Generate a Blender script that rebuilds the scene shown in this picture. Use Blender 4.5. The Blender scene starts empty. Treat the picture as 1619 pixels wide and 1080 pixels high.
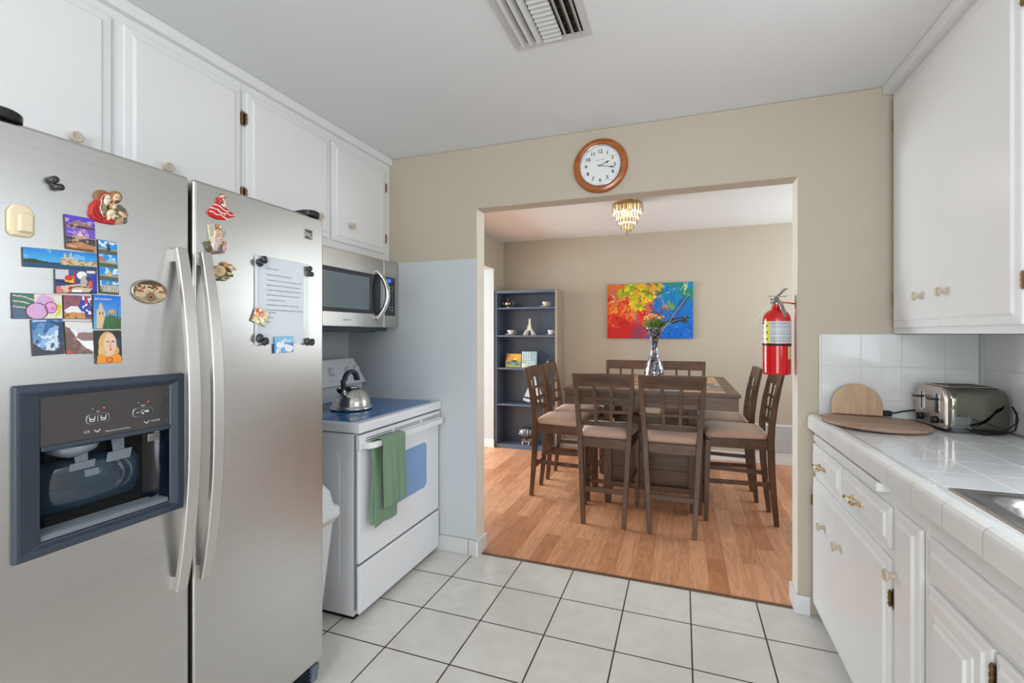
import bpy, bmesh, math, random
import numpy as np
from mathutils import Vector, Matrix

random.seed(7)
rs = np.random.RandomState(5)
SC = bpy.context.scene
COL = SC.collection
PI = math.pi

# ------------------------------------------------------------------ camera, world, light, exposure
H = 1.3275                     # eye height
cam_d = bpy.data.cameras.new('camera')
cam = bpy.data.objects.new('camera', cam_d)
COL.objects.link(cam)
cam.location = (0, 0, H)
cam.rotation_euler = (PI / 2, 0, 0.3487)
cam_d.sensor_width = 36.0
cam_d.lens = 739.08 / 1619 * 36.0
cam_d.shift_y = -12.85 / 1619
cam_d.clip_start = 0.02
SC.camera = cam
SC.view_settings.view_transform = 'Standard'
SC.view_settings.look = 'None'
SC.view_settings.exposure = 0.06
SC.view_settings.gamma = 1.0
SC.view_settings.use_curve_mapping = False

world = bpy.data.worlds.new('world')
SC.world = world
world.use_nodes = True
world.node_tree.nodes['Background'].inputs[0].default_value = (0.80, 0.90, 1.0, 1)
world.node_tree.nodes['Background'].inputs[1].default_value = 1.0


def area(name, loc, rot, sx, sy, power, color=(1, 1, 1)):
    d = bpy.data.lights.new(name, 'AREA')
    d.shape = 'RECTANGLE'
    d.size = sx
    d.size_y = sy
    d.energy = power
    d.color = color
    o = bpy.data.objects.new(name, d)
    COL.objects.link(o)
    o.location = loc
    o.rotation_euler = rot
    return o


def lamp(name, loc, power, r, color):
    d = bpy.data.lights.new(name, 'POINT')
    d.energy = power
    d.shadow_soft_size = r
    d.color = color
    o = bpy.data.objects.new(name, d)
    COL.objects.link(o)
    o.location = loc
    return o


# rear fill light added for brightness, no known window there; daylight through the window above the sink and the living room window
area('rear_fill', (0.15, -2.55, 1.25), (PI / 2, 0, 0), 1.6, 2.1, 66, (0.87, 0.945, 1.0))
area('daylight_sink', (1.17, 0.98, 1.62), (0, PI / 2, 0), 0.95, 1.0, 8, (0.82, 0.92, 1.0))
area('daylight_living', (-4.9, 4.2, 1.3), (0, -PI / 2, 0), 2.0, 2.2, 225, (0.80, 0.92, 1.0))
area('daylight_dining', (1.96, 4.45, 1.70), (0, PI / 2, 0), 1.0, 1.3, 24, (0.86, 0.96, 1.0))
lamp('kitchen_ceiling_bulb', (-0.35, -0.7, 2.16), 20, 0.14, (1.0, 0.96, 0.91))


# ------------------------------------------------------------------ colour and node helpers
def lin(c):
    c = c / 255.0
    return c / 12.92 if c <= 0.04045 else ((c + 0.055) / 1.055) ** 2.4


def C(r, g, b):
    return (lin(r), lin(g), lin(b), 1.0)


MATS = {}


def nt_new(name):
    m = bpy.data.materials.new(name)
    m.use_nodes = True
    nt = m.node_tree
    b = nt.nodes['Principled BSDF']
    return m, nt, b


def L(nt, a, b):
    nt.links.new(a, b)


def mat(name, rgb, rough=0.5, metal=0.0, var=0.05, nscale=6.0, bump=0.0, bscale=60.0, spec=0.5,
        coat=0.0, trans=0.0, ior=1.45, alpha=1.0, emis=None, estr=0.0, stretch=(1, 1, 1), aniso=0.0, sheen=0.0, rvar=0.0):
    m, nt, b = nt_new(name)
    c = C(*rgb)
    tc = nt.nodes.new('ShaderNodeTexCoord')
    mp = nt.nodes.new('ShaderNodeMapping')
    mp.inputs['Scale'].default_value = stretch
    L(nt, tc.outputs['Object'], mp.inputs['Vector'])
    n = nt.nodes.new('ShaderNodeTexNoise')
    n.inputs['Scale'].default_value = nscale
    n.inputs['Detail'].default_value = 4
    L(nt, mp.outputs[0], n.inputs['Vector'])
    mx = nt.nodes.new('ShaderNodeMix')
    mx.data_type = 'RGBA'
    mx.inputs[6].default_value = tuple(x * (1 - var) for x in c[:3]) + (1,)
    mx.inputs[7].default_value = tuple(min(1, x * (1 + var)) for x in c[:3]) + (1,)
    L(nt, n.outputs[0], mx.inputs[0])
    L(nt, mx.outputs[2], b.inputs['Base Color'])
    b.inputs['Roughness'].default_value = rough
    if rvar:
        mr = nt.nodes.new('ShaderNodeMapRange')
        mr.inputs[3].default_value = rough - rvar
        mr.inputs[4].default_value = rough + rvar
        L(nt, n.outputs[0], mr.inputs[0])
        L(nt, mr.outputs[0], b.inputs['Roughness'])
    b.inputs['Metallic'].default_value = metal
    b.inputs['Specular IOR Level'].default_value = spec
    b.inputs['Coat Weight'].default_value = coat
    b.inputs['Transmission Weight'].default_value = trans
    b.inputs['IOR'].default_value = ior
    b.inputs['Alpha'].default_value = alpha
    b.inputs['Anisotropic'].default_value = aniso
    b.inputs['Sheen Weight'].default_value = sheen
    if emis:
        b.inputs['Emission Color'].default_value = C(*emis)
        b.inputs['Emission Strength'].default_value = estr
    if bump:
        n2 = nt.nodes.new('ShaderNodeTexNoise')
        n2.inputs['Scale'].default_value = bscale
        n2.inputs['Detail'].default_value = 5
        L(nt, mp.outputs[0], n2.inputs['Vector'])
        bp = nt.nodes.new('ShaderNodeBump')
        bp.inputs['Strength'].default_value = bump
        bp.inputs['Distance'].default_value = 0.004
        L(nt, n2.outputs[0], bp.inputs['Height'])
        L(nt, bp.outputs[0], b.inputs['Normal'])
    MATS[name] = m
    return m


def pos_uv(nt, u, v, ou, ov):
    g = nt.nodes.new('ShaderNodeNewGeometry')
    s = nt.nodes.new('ShaderNodeSeparateXYZ')
    L(nt, g.outputs['Position'], s.inputs[0])
    cb = nt.nodes.new('ShaderNodeCombineXYZ')
    for k, (ax, off) in enumerate(((u, ou), (v, ov))):
        a = nt.nodes.new('ShaderNodeMath')
        a.operation = 'SUBTRACT'
        a.inputs[1].default_value = off
        L(nt, s.outputs['xyz'.index(ax)], a.inputs[0])
        L(nt, a.outputs[0], cb.inputs[k])
    return cb, s


def tiles(name, u, v, ou, ov, w, h, rgb, grout, mortar=0.003, rough=0.2, marble=0.03, bump=0.5, offset=0.0, spec=0.5, wavy=0.0):
    m, nt, b = nt_new(name)
    cb, s = pos_uv(nt, u, v, ou, ov)
    br = nt.nodes.new('ShaderNodeTexBrick')
    br.offset = offset
    br.squash = 1.0
    br.inputs['Scale'].default_value = 1.0
    br.inputs['Brick Width'].default_value = w
    br.inputs['Row Height'].default_value = h
    br.inputs['Mortar Size'].default_value = mortar
    br.inputs['Mortar Smooth'].default_value = 0.15
    br.inputs['Bias'].default_value = 0
    c = C(*rgb)
    br.inputs['Color1'].default_value = tuple(x * 0.975 for x in c[:3]) + (1,)
    br.inputs['Color2'].default_value = tuple(min(1, x * 1.02) for x in c[:3]) + (1,)
    br.inputs['Mortar'].default_value = C(*grout)
    L(nt, cb.outputs[0], br.inputs['Vector'])
    n = nt.nodes.new('ShaderNodeTexNoise')
    n.inputs['Scale'].default_value = 5
    n.inputs['Detail'].default_value = 8
    n.inputs['Distortion'].default_value = 1.6
    g = nt.nodes.new('ShaderNodeNewGeometry')
    L(nt, g.outputs['Position'], n.inputs['Vector'])
    rp = nt.nodes.new('ShaderNodeValToRGB')
    rp.color_ramp.elements[0].position = 0.35
    rp.color_ramp.elements[1].position = 0.62
    rp.color_ramp.elements[0].color = (1 - marble * 2.2, 1 - marble * 2.6, 1 - marble * 3.2, 1)
    rp.color_ramp.elements[1].color = (1, 1, 1, 1)
    L(nt, n.outputs[0], rp.inputs[0])
    mx = nt.nodes.new('ShaderNodeMix')
    mx.data_type = 'RGBA'
    mx.blend_type = 'MULTIPLY'
    mx.inputs[0].default_value = 1
    L(nt, br.outputs['Color'], mx.inputs[6])
    L(nt, rp.outputs[0], mx.inputs[7])
    L(nt, mx.outputs[2], b.inputs['Base Color'])
    mr = nt.nodes.new('ShaderNodeMapRange')
    mr.inputs[3].default_value = rough
    mr.inputs[4].default_value = 0.8
    L(nt, br.outputs['Fac'], mr.inputs[0])
    L(nt, mr.outputs[0], b.inputs['Roughness'])
    b.inputs['Specular IOR Level'].default_value = spec
    bp = nt.nodes.new('ShaderNodeBump')
    bp.invert = True
    bp.inputs['Strength'].default_value = bump
    bp.inputs['Distance'].default_value = 0.003
    L(nt, br.outputs['Fac'], bp.inputs['Height'])
    if wavy:
        n3 = nt.nodes.new('ShaderNodeTexNoise')
        n3.inputs['Scale'].default_value = 9
        L(nt, g.outputs['Position'], n3.inputs['Vector'])
        b2 = nt.nodes.new('ShaderNodeBump')
        b2.inputs['Strength'].default_value = wavy
        b2.inputs['Distance'].default_value = 0.01
        L(nt, n3.outputs[0], b2.inputs['Height'])
        L(nt, bp.outputs[0], b2.inputs['Normal'])
        L(nt, b2.outputs[0], b.inputs['Normal'])
    else:
        L(nt, bp.outputs[0], b.inputs['Normal'])
    MATS[name] = m
    return m


def wood(name, c1, c2, axis='y', rough=0.4, scale=14.0, bump=0.08, coat=0.0, use_pos=False):
    m, nt, b = nt_new(name)
    tc = nt.nodes.new('ShaderNodeTexCoord')
    mp = nt.nodes.new('ShaderNodeMapping')
    st = [1.0, 1.0, 1.0]
    st['xyz'.index(axis)] = 0.12
    mp.inputs['Scale'].default_value = st
    L(nt, tc.outputs['Object'], mp.inputs['Vector'])
    n = nt.nodes.new('ShaderNodeTexNoise')
    n.inputs['Scale'].default_value = scale
    n.inputs['Detail'].default_value = 7
    n.inputs['Roughness'].default_value = 0.62
    n.inputs['Distortion'].default_value = 0.9
    L(nt, mp.outputs[0], n.inputs['Vector'])
    rp = nt.nodes.new('ShaderNodeValToRGB')
    rp.color_ramp.elements[0].position = 0.33
    rp.color_ramp.elements[1].position = 0.68
    rp.color_ramp.elements[0].color = C(*c1)
    rp.color_ramp.elements[1].color = C(*c2)
    L(nt, n.outputs[0], rp.inputs[0])
    L(nt, rp.outputs[0], b.inputs['Base Color'])
    b.inputs['Roughness'].default_value = rough
    b.inputs['Coat Weight'].default_value = coat
    b.inputs['Coat Roughness'].default_value = 0.15
    bp = nt.nodes.new('ShaderNodeBump')
    bp.inputs['Strength'].default_value = bump
    bp.inputs['Distance'].default_value = 0.002
    L(nt, n.outputs[0], bp.inputs['Height'])
    L(nt, bp.outputs[0], b.inputs['Normal'])
    MATS[name] = m
    return m


def laminate():
    m, nt, b = nt_new('laminate_planks')
    cb, s = pos_uv(nt, 'y', 'x', 2.6, -3.0)
    br = nt.nodes.new('ShaderNodeTexBrick')
    br.offset = 0.37
    br.offset_frequency = 2
    br.inputs['Scale'].default_value = 1
    br.inputs['Brick Width'].default_value = 0.62
    br.inputs['Row Height'].default_value = 0.098
    br.inputs['Mortar Size'].default_value = 0.0006
    br.inputs['Mortar Smooth'].default_value = 0.3
    br.inputs['Color1'].default_value = C(194, 130, 92)
    br.inputs['Color2'].default_value = C(232, 172, 132)
    br.inputs['Mortar'].default_value = C(140, 90, 60)
    L(nt, cb.outputs[0], br.inputs['Vector'])
    # grain, shifted plank by plank with the brick colour
    mp = nt.nodes.new('ShaderNodeMapping')
    mp.inputs['Scale'].default_value = (0.9, 7.5, 1)
    L(nt, cb.outputs[0], mp.inputs['Vector'])
    ad = nt.nodes.new('ShaderNodeVectorMath')
    ad.operation = 'MULTIPLY_ADD'
    L(nt, br.outputs['Color'], ad.inputs[0])
    ad.inputs[1].default_value = (40, 40, 40)
    L(nt, mp.outputs[0], ad.inputs[2])
    n = nt.nodes.new('ShaderNodeTexNoise')
    n.inputs['Scale'].default_value = 2.6
    n.inputs['Detail'].default_value = 6
    n.inputs['Distortion'].default_value = 1.2
    L(nt, ad.outputs[0], n.inputs['Vector'])
    w = nt.nodes.new('ShaderNodeMath')
    w.operation = 'MULTIPLY'
    w.inputs[1].default_value = 26
    L(nt, n.outputs[0], w.inputs[0])
    sn = nt.nodes.new('ShaderNodeMath')
    sn.operation = 'SINE'
    L(nt, w.outputs[0], sn.inputs[0])
    mr = nt.nodes.new('ShaderNodeMapRange')
    mr.inputs[1].default_value = -1
    mr.inputs[2].default_value = 1
    mr.inputs[3].default_value = 0.84
    mr.inputs[4].default_value = 1.06
    L(nt, sn.outputs[0], mr.inputs[0])
    mx = nt.nodes.new('ShaderNodeMix')
    mx.data_type = 'RGBA'
    mx.blend_type = 'MULTIPLY'
    mx.inputs[0].default_value = 1
    L(nt, br.outputs['Color'], mx.inputs[6])
    L(nt, mr.outputs[0], mx.inputs[7])
    L(nt, mx.outputs[2], b.inputs['Base Color'])
    b.inputs['Roughness'].default_value = 0.36
    MATS['laminate'] = m
    return m


def attr_mat(name, rough=0.35, bump=0.0):
    m, nt, b = nt_new(name)
    a = nt.nodes.new('ShaderNodeAttribute')
    a.attribute_name = 'Col'
    L(nt, a.outputs['Color'], b.inputs['Base Color'])
    b.inputs['Roughness'].default_value = rough
    if bump:
        tc = nt.nodes.new('ShaderNodeTexCoord')
        n = nt.nodes.new('ShaderNodeTexNoise')
        n.inputs['Scale'].default_value = 40
        n.inputs['Detail'].default_value = 4
        L(nt, tc.outputs['Object'], n.inputs['Vector'])
        bp = nt.nodes.new('ShaderNodeBump')
        bp.inputs['Strength'].default_value = bump
        bp.inputs['Distance'].default_value = 0.004
        L(nt, n.outputs[0], bp.inputs['Height'])
        L(nt, bp.outputs[0], b.inputs['Normal'])
    MATS[name] = m
    return m


def mosaic_mirror():
    m, nt, b = nt_new('mirror_mosaic')
    tc = nt.nodes.new('ShaderNodeTexCoord')
    mp = nt.nodes.new('ShaderNodeMapping')
    mp.inputs['Scale'].default_value = (1, 1, 0.55)
    L(nt, tc.outputs['Object'], mp.inputs[0])
    v = nt.nodes.new('ShaderNodeTexVoronoi')
    v.inputs['Scale'].default_value = 95
    v.inputs['Randomness'].default_value = 0.35
    L(nt, mp.outputs[0], v.inputs['Vector'])
    rp = nt.nodes.new('ShaderNodeValToRGB')
    rp.color_ramp.interpolation = 'CONSTANT'
    e = rp.color_ramp.elements
    e[0].position = 0
    e[0].color = C(96, 112, 128)
    e[1].position = 0.25
    e[1].color = C(205, 205, 205)
    for p, c in ((0.45, (168, 120, 95)), (0.55, (60, 62, 72)), (0.7, (150, 162, 176)), (0.88, (84, 98, 118))):
        k = e.new(p)
        k.color = C(*c)
    sp = nt.nodes.new('ShaderNodeSeparateColor')
    L(nt, v.outputs['Color'], sp.inputs[0])
    L(nt, sp.outputs[0], rp.inputs[0])
    L(nt, rp.outputs[0], b.inputs['Base Color'])
    b.inputs['Metallic'].default_value = 0.85
    b.inputs['Roughness'].default_value = 0.18
    bp = nt.nodes.new('ShaderNodeBump')
    bp.inputs['Strength'].default_value = 0.35
    bp.inputs['Distance'].default_value = 0.002
    L(nt, sp.outputs[1], bp.inputs['Height'])
    L(nt, bp.outputs[0], b.inputs['Normal'])
    MATS['mosaic'] = m


def steel(name, rgb, rough, axis, aniso=0.5, metal=1.0):
    """brushed stainless, fine streaks running along one axis"""
    m, nt, b = nt_new(name)
    tc = nt.nodes.new('ShaderNodeTexCoord')
    mp = nt.nodes.new('ShaderNodeMapping')
    st = [220.0, 220.0, 220.0]
    st['xyz'.index(axis)] = 1.2
    mp.inputs['Scale'].default_value = st
    L(nt, tc.outputs['Object'], mp.inputs[0])
    n = nt.nodes.new('ShaderNodeTexNoise')
    n.inputs['Scale'].default_value = 1
    n.inputs['Detail'].default_value = 2
    L(nt, mp.outputs[0], n.inputs['Vector'])
    n2 = nt.nodes.new('ShaderNodeTexNoise')
    n2.inputs['Scale'].default_value = 2.2
    n2.inputs['Detail'].default_value = 5
    L(nt, tc.outputs['Object'], n2.inputs['Vector'])
    mr = nt.nodes.new('ShaderNodeMapRange')
    mr.inputs[3].default_value = rough - 0.05
    mr.inputs[4].default_value = rough + 0.07
    L(nt, n2.outputs[0], mr.inputs[0])
    L(nt, mr.outputs[0], b.inputs['Roughness'])
    mx = nt.nodes.new('ShaderNodeMix')
    mx.data_type = 'RGBA'
    c = C(*rgb)
    mx.inputs[6].default_value = tuple(x * 0.93 for x in c[:3]) + (1,)
    mx.inputs[7].default_value = tuple(min(1, x * 1.05) for x in c[:3]) + (1,)
    L(nt, n.outputs[0], mx.inputs[0])
    L(nt, mx.outputs[2], b.inputs['Base Color'])
    b.inputs['Metallic'].default_value = metal
    b.inputs['Anisotropic'].default_value = aniso
    MATS[name] = m


mat('wall_paint', (194, 183, 166), 0.75, var=0.015, bump=0.05, bscale=220)
mat('jamb_lit_paint', (240, 234, 222), 0.5, var=0.01, bump=0.03, bscale=180)  # paler than the walls: light falling on the jambs painted in
mat('ceiling_paint', (234, 235, 236), 0.8, var=0.01, bump=0.04, bscale=150)
mat('panel_grey', (200, 206, 209), 0.5, var=0.06, nscale=160, bump=0.10, bscale=110)
mat('cab_white', (238, 238, 239), 0.27, var=0.008, bump=0.012, bscale=35, nscale=3)
mat('trim_white', (235, 235, 236), 0.35, var=0.01, bump=0.03)
mat('enamel', (238, 239, 243), 0.18, var=0.005)
mat('knob_cream', (200, 186, 166), 0.3, var=0.08, nscale=160)
mat('brass_old', (128, 104, 72), 0.35, 0.9, var=0.2, nscale=120)
mat('brass', (205, 170, 110), 0.22, 1.0, var=0.05)
mat('brass_soft', (176, 142, 96), 0.38, 0.9, var=0.1, nscale=60, bump=0.1)
mat('ceramic', (240, 238, 235), 0.15, var=0.01)
mat('chrome', (215, 216, 218), 0.08, 1.0, var=0.02)
mat('chrome_dark', (128, 128, 116), 0.07, 1.0, var=0.05)
mat('alu', (170, 168, 165), 0.35, 1.0, var=0.06)
mat('black_plastic', (22, 23, 26), 0.4, var=0.1)
mat('black_gloss', (12, 12, 14), 0.08, var=0.05)
mat('dark_gap', (14, 14, 15), 0.8)
mat('disp_frame', (54, 65, 78), 0.35, var=0.06)
mat('disp_panel', (70, 66, 66), 0.3, var=0.03)
mat('disp_recess', (12, 20, 32), 0.12, var=0.1)
mat('disp_grey', (118, 128, 136), 0.25, var=0.08)
mat('glass_smoke', (40, 56, 70), 0.06, var=0.1, coat=0.3)
mat('mw_glass', (58, 60, 66), 0.08, var=0.03)
mat('mw_window', (120, 132, 138), 0.12, var=0.03)
mat('oven_glass_sky_tint', (132, 168, 216), 0.12, var=0.02)  # black glass, its sky-blue reflection painted into the base colour
mat('cooktop_glass_sky_tint', (40, 116, 184), 0.06, var=0.03)  # blue daylight mirrored in the dark cooktop, put into the colour
mat('mark_grey', (150, 152, 156), 0.4)
mat('print_white', (225, 226, 228), 0.4)
mat('print_black', (38, 38, 42), 0.5)
mat('lcd_blue', (60, 110, 240), 0.3, emis=(70, 120, 250), estr=0.7)
mat('led_red', (255, 90, 90), 0.3, emis=(255, 90, 90), estr=1.2)
mat('towel', (122, 150, 124), 0.95, var=0.12, nscale=90, bump=0.5, bscale=420, sheen=0.1)
mat('red_paint', (206, 8, 14), 0.16, var=0.03, coat=0.5)
mat('grille_dark', (52, 58, 66), 0.4, var=0.15)
mat('rubber', (24, 24, 24), 0.7)
mat('seat_fabric', (200, 166, 144), 0.85, var=0.12, nscale=9, bump=0.15, bscale=300, sheen=0.3)
mat('bookcase', (98, 110, 130), 0.3, var=0.08)
mat('bookcase_side_sheen', (168, 154, 134), 0.35, var=0.04)  # slate like the rest; the beige reflection is painted into this colour
mat('paper', (232, 236, 245), 0.5, var=0.01)
mat('sleeve', (222, 230, 236), 0.12, var=0.03, alpha=0.15)
mat('cream_plastic', (228, 212, 182), 0.3, var=0.02)
mat('stone_black', (74, 74, 78), 0.22, 0.7, var=0.45, nscale=60, bump=0.3, bscale=40)
mat('silver_old', (190, 180, 165), 0.22, 1.0, var=0.15, nscale=60)
mat('crystal', (196, 182, 160), 0.05, trans=0.35, ior=1.5, var=0.15, nscale=40)
mat('bulb', (255, 230, 180), 0.4, emis=(255, 214, 150), estr=3)
mat('clock_face', (232, 234, 232), 0.35, var=0.01)
mat('leaf', (118, 150, 62), 0.5, var=0.4, nscale=30)
mat('leaf_dark', (84, 88, 44), 0.6, var=0.4, nscale=30)
mat('bloom_orange', (250, 168, 100), 0.6, var=0.25, nscale=25)
mat('bloom_cream', (240, 215, 190), 0.6, var=0.2, nscale=25)
mat('bloom_red', (206, 62, 48), 0.6, var=0.2, nscale=25)
mat('feather_dark', (52, 46, 40), 0.6, var=0.5, nscale=40)
mat('feather_white', (222, 222, 216), 0.6)
mat('feather_gold', (150, 120, 40), 0.4, var=0.4, nscale=60)
mat('feather_blue', (20, 40, 120), 0.3)
mat('feather_green', (40, 110, 80), 0.35, var=0.3, nscale=50)
mat('threshold', (108, 84, 66), 0.4, var=0.15, nscale=30)
mat('bin_white', (236, 237, 240), 0.35, var=0.01)
mat('bin_film', (225, 205, 195), 0.5, var=0.05)
mat('sail', (214, 216, 220), 0.5, var=0.03)
mat('boat_hull', (196, 200, 206), 0.35, var=0.3, nscale=30)
mat('pewter', (118, 124, 134), 0.3, 0.9, var=0.25, nscale=50)
mat('glass_block', (150, 185, 195), 0.1, var=0.1, nscale=20)
mat('porcelain_pattern', (226, 214, 206), 0.2, var=0.35, nscale=110)
mat('sky_card', (190, 215, 255), 0.6)
mat('window_frame', (238, 238, 238), 0.3)
mat('pane', (235, 245, 250), 0.02, trans=1.0, alpha=0.15)
mat('lamp_glass', (250, 248, 240), 0.3, emis=(255, 244, 225), estr=2.2)
mat('vent_white', (212, 210, 207), 0.4, var=0.03, nscale=20)
steel('steel_door', (203, 202, 200), 0.32, 'y', 0.3)
steel('steel_handle', (214, 212, 209), 0.40, 'z', 0.2)
steel('steel_mw', (200, 196, 190), 0.28, 'y')
steel('steel_sink', (190, 188, 186), 0.22, 'y')
steel('steel_toaster', (196, 184, 172), 0.3, 'z', 0.3, 0.85)
steel('steel_kettle', (205, 203, 200), 0.16, 'z', 0.6)
wood('espresso', (70, 48, 34), (112, 80, 58), 'z', 0.38, 16, 0.05, coat=0.0)
wood('espresso_x', (70, 48, 34), (112, 80, 58), 'x', 0.38, 16, 0.05, coat=0.0)
wood('clock_oak', (140, 70, 18), (196, 110, 38), 'x', 0.25, 22, 0.05, coat=0.5)
wood('maple', (176, 142, 112), (206, 176, 146), 'z', 0.5, 10, 0.04)
wood('maple_flat', (146, 116, 98), (184, 154, 132), 'x', 0.5, 12, 0.04)
laminate()
mosaic_mirror()
attr_mat('printed', 0.3)
attr_mat('oil_paint', 0.7, 0.2)
attr_mat('figurine', 0.45, 0.1)
tiles('floor_tile', 'x', 'y', -1.181 - 3.05, 2.590 - 6.1, 0.305, 0.305, (228, 225, 220), (62, 46, 34), 0.0034, 0.16, 0.03, 0.35)
tiles('wall_tile_back', 'x', 'z', 0.608 - 1.52, 1.324 - 1.52, 0.1525, 0.1525, (222, 223, 223), (212, 212, 211), 0.0020, 0.07, 0.0, 0.4, wavy=0.12)
tiles('wall_tile_right', 'y', 'z', 2.51 - 3.04, 1.324 - 1.52, 0.152, 0.1525, (222, 223, 223), (212, 212, 211), 0.0020, 0.07, 0.0, 0.4, wavy=0.12)
tiles('counter_tile', 'x', 'y', 0.772 - 1.52, 1.779 - 3.04, 0.152, 0.1525, (228, 229, 232), (236, 236, 236), 0.0024, 0.07, 0.0, 0.5, wavy=0.05)
tiles('cap_tile', 'y', 'z', 1.779 - 3.04, -5.0, 0.1525, 20.0, (240, 240, 240), (205, 205, 205), 0.0022, 0.1, 0.0, 0.7)
tiles('base_tile', 'x', 'z', -1.202 - 3.05, -5.0, 0.305, 20.0, (214, 214, 214), (120, 100, 84), 0.002, 0.25, 0.02, 0.4)


# ------------------------------------------------------------------ mesh builder
class MB:
    def __init__(self):
        self.v = []
        self.f = []
        self.mi = []
        self.sm = []
        self.fc = []
        self.M = Matrix.Identity(4)
        self.usecol = False

    def add(self, verts, faces, m=0, smooth=False, col=None):
        k = len(self.v)
        self.v += [self.M @ Vector(p) for p in verts]
        for i, fa in enumerate(faces):
            self.f.append([a + k for a in fa])
            self.mi.append(m)
            self.sm.append(smooth)
            if col is None:
                self.fc.append((0.5, 0.5, 0.5, 1))
            elif isinstance(col, list):
                self.fc.append(col[i])
                self.usecol = True
            else:
                self.fc.append(col)
                self.usecol = True
        return self

    def box(self, x0, x1, y0, y1, z0, z1, m=0, col=None):
        x0, x1 = min(x0, x1), max(x0, x1)
        y0, y1 = min(y0, y1), max(y0, y1)
        z0, z1 = min(z0, z1), max(z0, z1)
        p = [(x0, y0, z0), (x1, y0, z0), (x1, y1, z0), (x0, y1, z0), (x0, y0, z1), (x1, y0, z1), (x1, y1, z1), (x0, y1, z1)]
        return self.hexa(p, m, col)

    def hexa(self, p, m=0, col=None):
        return self.add(p, [(0, 3, 2, 1), (4, 5, 6, 7), (0, 1, 5, 4), (1, 2, 6, 5), (2, 3, 7, 6), (3, 0, 4, 7)], m, False, col)

    def prism(self, poly, axis, a0, a1, m=0, smooth=False, col=None):
        def P(q, a):
            return {'x': (a, q[0], q[1]), 'y': (q[0], a, q[1]), 'z': (q[0], q[1], a)}[axis]
        n = len(poly)
        vs = [P(q, a0) for q in poly] + [P(q, a1) for q in poly]
        self.add(vs, [tuple(range(n))[::-1], tuple(range(n, 2 * n))], m, False, col)
        k = len(self.v) - 2 * n
        for i in range(n):
            j = (i + 1) % n
            self.f.append([k + i, k + j, k + n + j, k + n + i])
            self.mi.append(m)
            self.sm.append(smooth)
            self.fc.append(col if col else (0.5, 0.5, 0.5, 1))
        return self

    def loft(self, rings, m=0, smooth=True, cap=True, closed=True, col=None):
        n = len(rings[0])
        vs = [p for r in rings for p in r]
        fs = []
        for i in range(len(rings) - 1):
            for j in range(n if closed else n - 1):
                k = (j + 1) % n
                fs.append((i * n + j, i * n + k, (i + 1) * n + k, (i + 1) * n + j))
        self.add(vs, fs, m, smooth, col)
        if cap and closed:
            k = len(self.v) - len(vs)
            for c in (list(range(n))[::-1], list(range((len(rings) - 1) * n, len(rings) * n))):
                self.f.append([k + a for a in c])
                self.mi.append(m)
                self.sm.append(False)
                self.fc.append(col if (col and not isinstance(col, list)) else (0.5, 0.5, 0.5, 1))
        return self

    def tube(self, path, r, n=10, m=0, cap=True, smooth=True, col=None, sq=None):
        path = [Vector(p) for p in path]
        rings = []
        up = None
        for i, p in enumerate(path):
            a = path[max(0, i - 1)]
            b = path[min(len(path) - 1, i + 1)]
            t = (b - a).normalized()
            if up is None:
                up = Vector((0, 0, 1)) if abs(t.z) < 0.9 else Vector((1, 0, 0))
                up = (up - t * up.dot(t)).normalized()
            else:
                up = (up - t * up.dot(t)).normalized()
            s = t.cross(up)
            rr = r[i] if isinstance(r, (list, tuple)) else r
            e = sq if sq else (1, 1)
            rings.append([p + up * (math.cos(2 * PI * k / n) * rr * e[0]) + s * (math.sin(2 * PI * k / n) * rr * e[1]) for k in range(n)])
        return self.loft(rings, m, smooth, cap, True, col)

    def bar(self, path, w, d, m=0, xdir=(1, 0, 0)):
        """rectangular section w (along xdir) by d, following a path"""
        path = [Vector(p) for p in path]
        xd0 = Vector(xdir)
        rings = []
        for i, p in enumerate(path):
            a = path[max(0, i - 1)]
            b = path[min(len(path) - 1, i + 1)]
            t = (b - a).normalized()
            xd = (xd0 - t * xd0.dot(t)).normalized()
            yd = t.cross(xd)
            ww = w[i] if isinstance(w, (list, tuple)) else w
            dd = d[i] if isinstance(d, (list, tuple)) else d
            rings.append([p + xd * sx * ww / 2 + yd * sy * dd / 2 for sx, sy in ((-1, -1), (1, -1), (1, 1), (-1, 1))])
        return self.loft(rings, m, False, True)

    def lathe(self, prof, c=(0, 0, 0), n=32, m=0, axis='z', smooth=True, cap=True, col=None):
        rings = []
        for r, h in prof:
            ring = []
            for k in range(n):
                a = 2 * PI * k / n
                x, y = r * math.cos(a), r * math.sin(a)
                q = {'z': (x, y, h), 'x': (h, x, y), 'y': (y, h, x), '-y': (x, -h, y), '-x': (-h, y, x)}[axis]
                ring.append((c[0] + q[0], c[1] + q[1], c[2] + q[2]))
            rings.append(ring)
        return self.loft(rings, m, smooth, cap, True, col)

    def ball(self, c, r, n=12, m=0, col=None):
        if not isinstance(r, (tuple, list)):
            r = (r, r, r)
        rings = []
        for i in range(1, n):
            t = PI * i / n
            rings.append([(c[0] + r[0] * math.sin(t) * math.cos(2 * PI * k / n), c[1] + r[1] * math.sin(t) * math.sin(2 * PI * k / n), c[2] - r[2] * math.cos(t)) for k in range(n)])
        return self.loft(rings, m, True, True, True, col)

    def disc(self, c, r, h, n=24, m=0, axis='z', col=None):
        return self.lathe([(r, 0), (r, h)], c, n, m, axis, False, True, col)

    def text(self, s, size, O, U, V, m=0, col=None, align='LEFT', thick=0.0002):
        vs, fs = text_mesh(s, align)
        O, U, V = Vector(O), Vector(U).normalized(), Vector(V).normalized()
        N = U.cross(V)
        pts = [O + U * (p[0] * size) + V * (p[1] * size) + N * thick for p in vs]
        return self.add(pts, fs, m, False, col)

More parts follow.
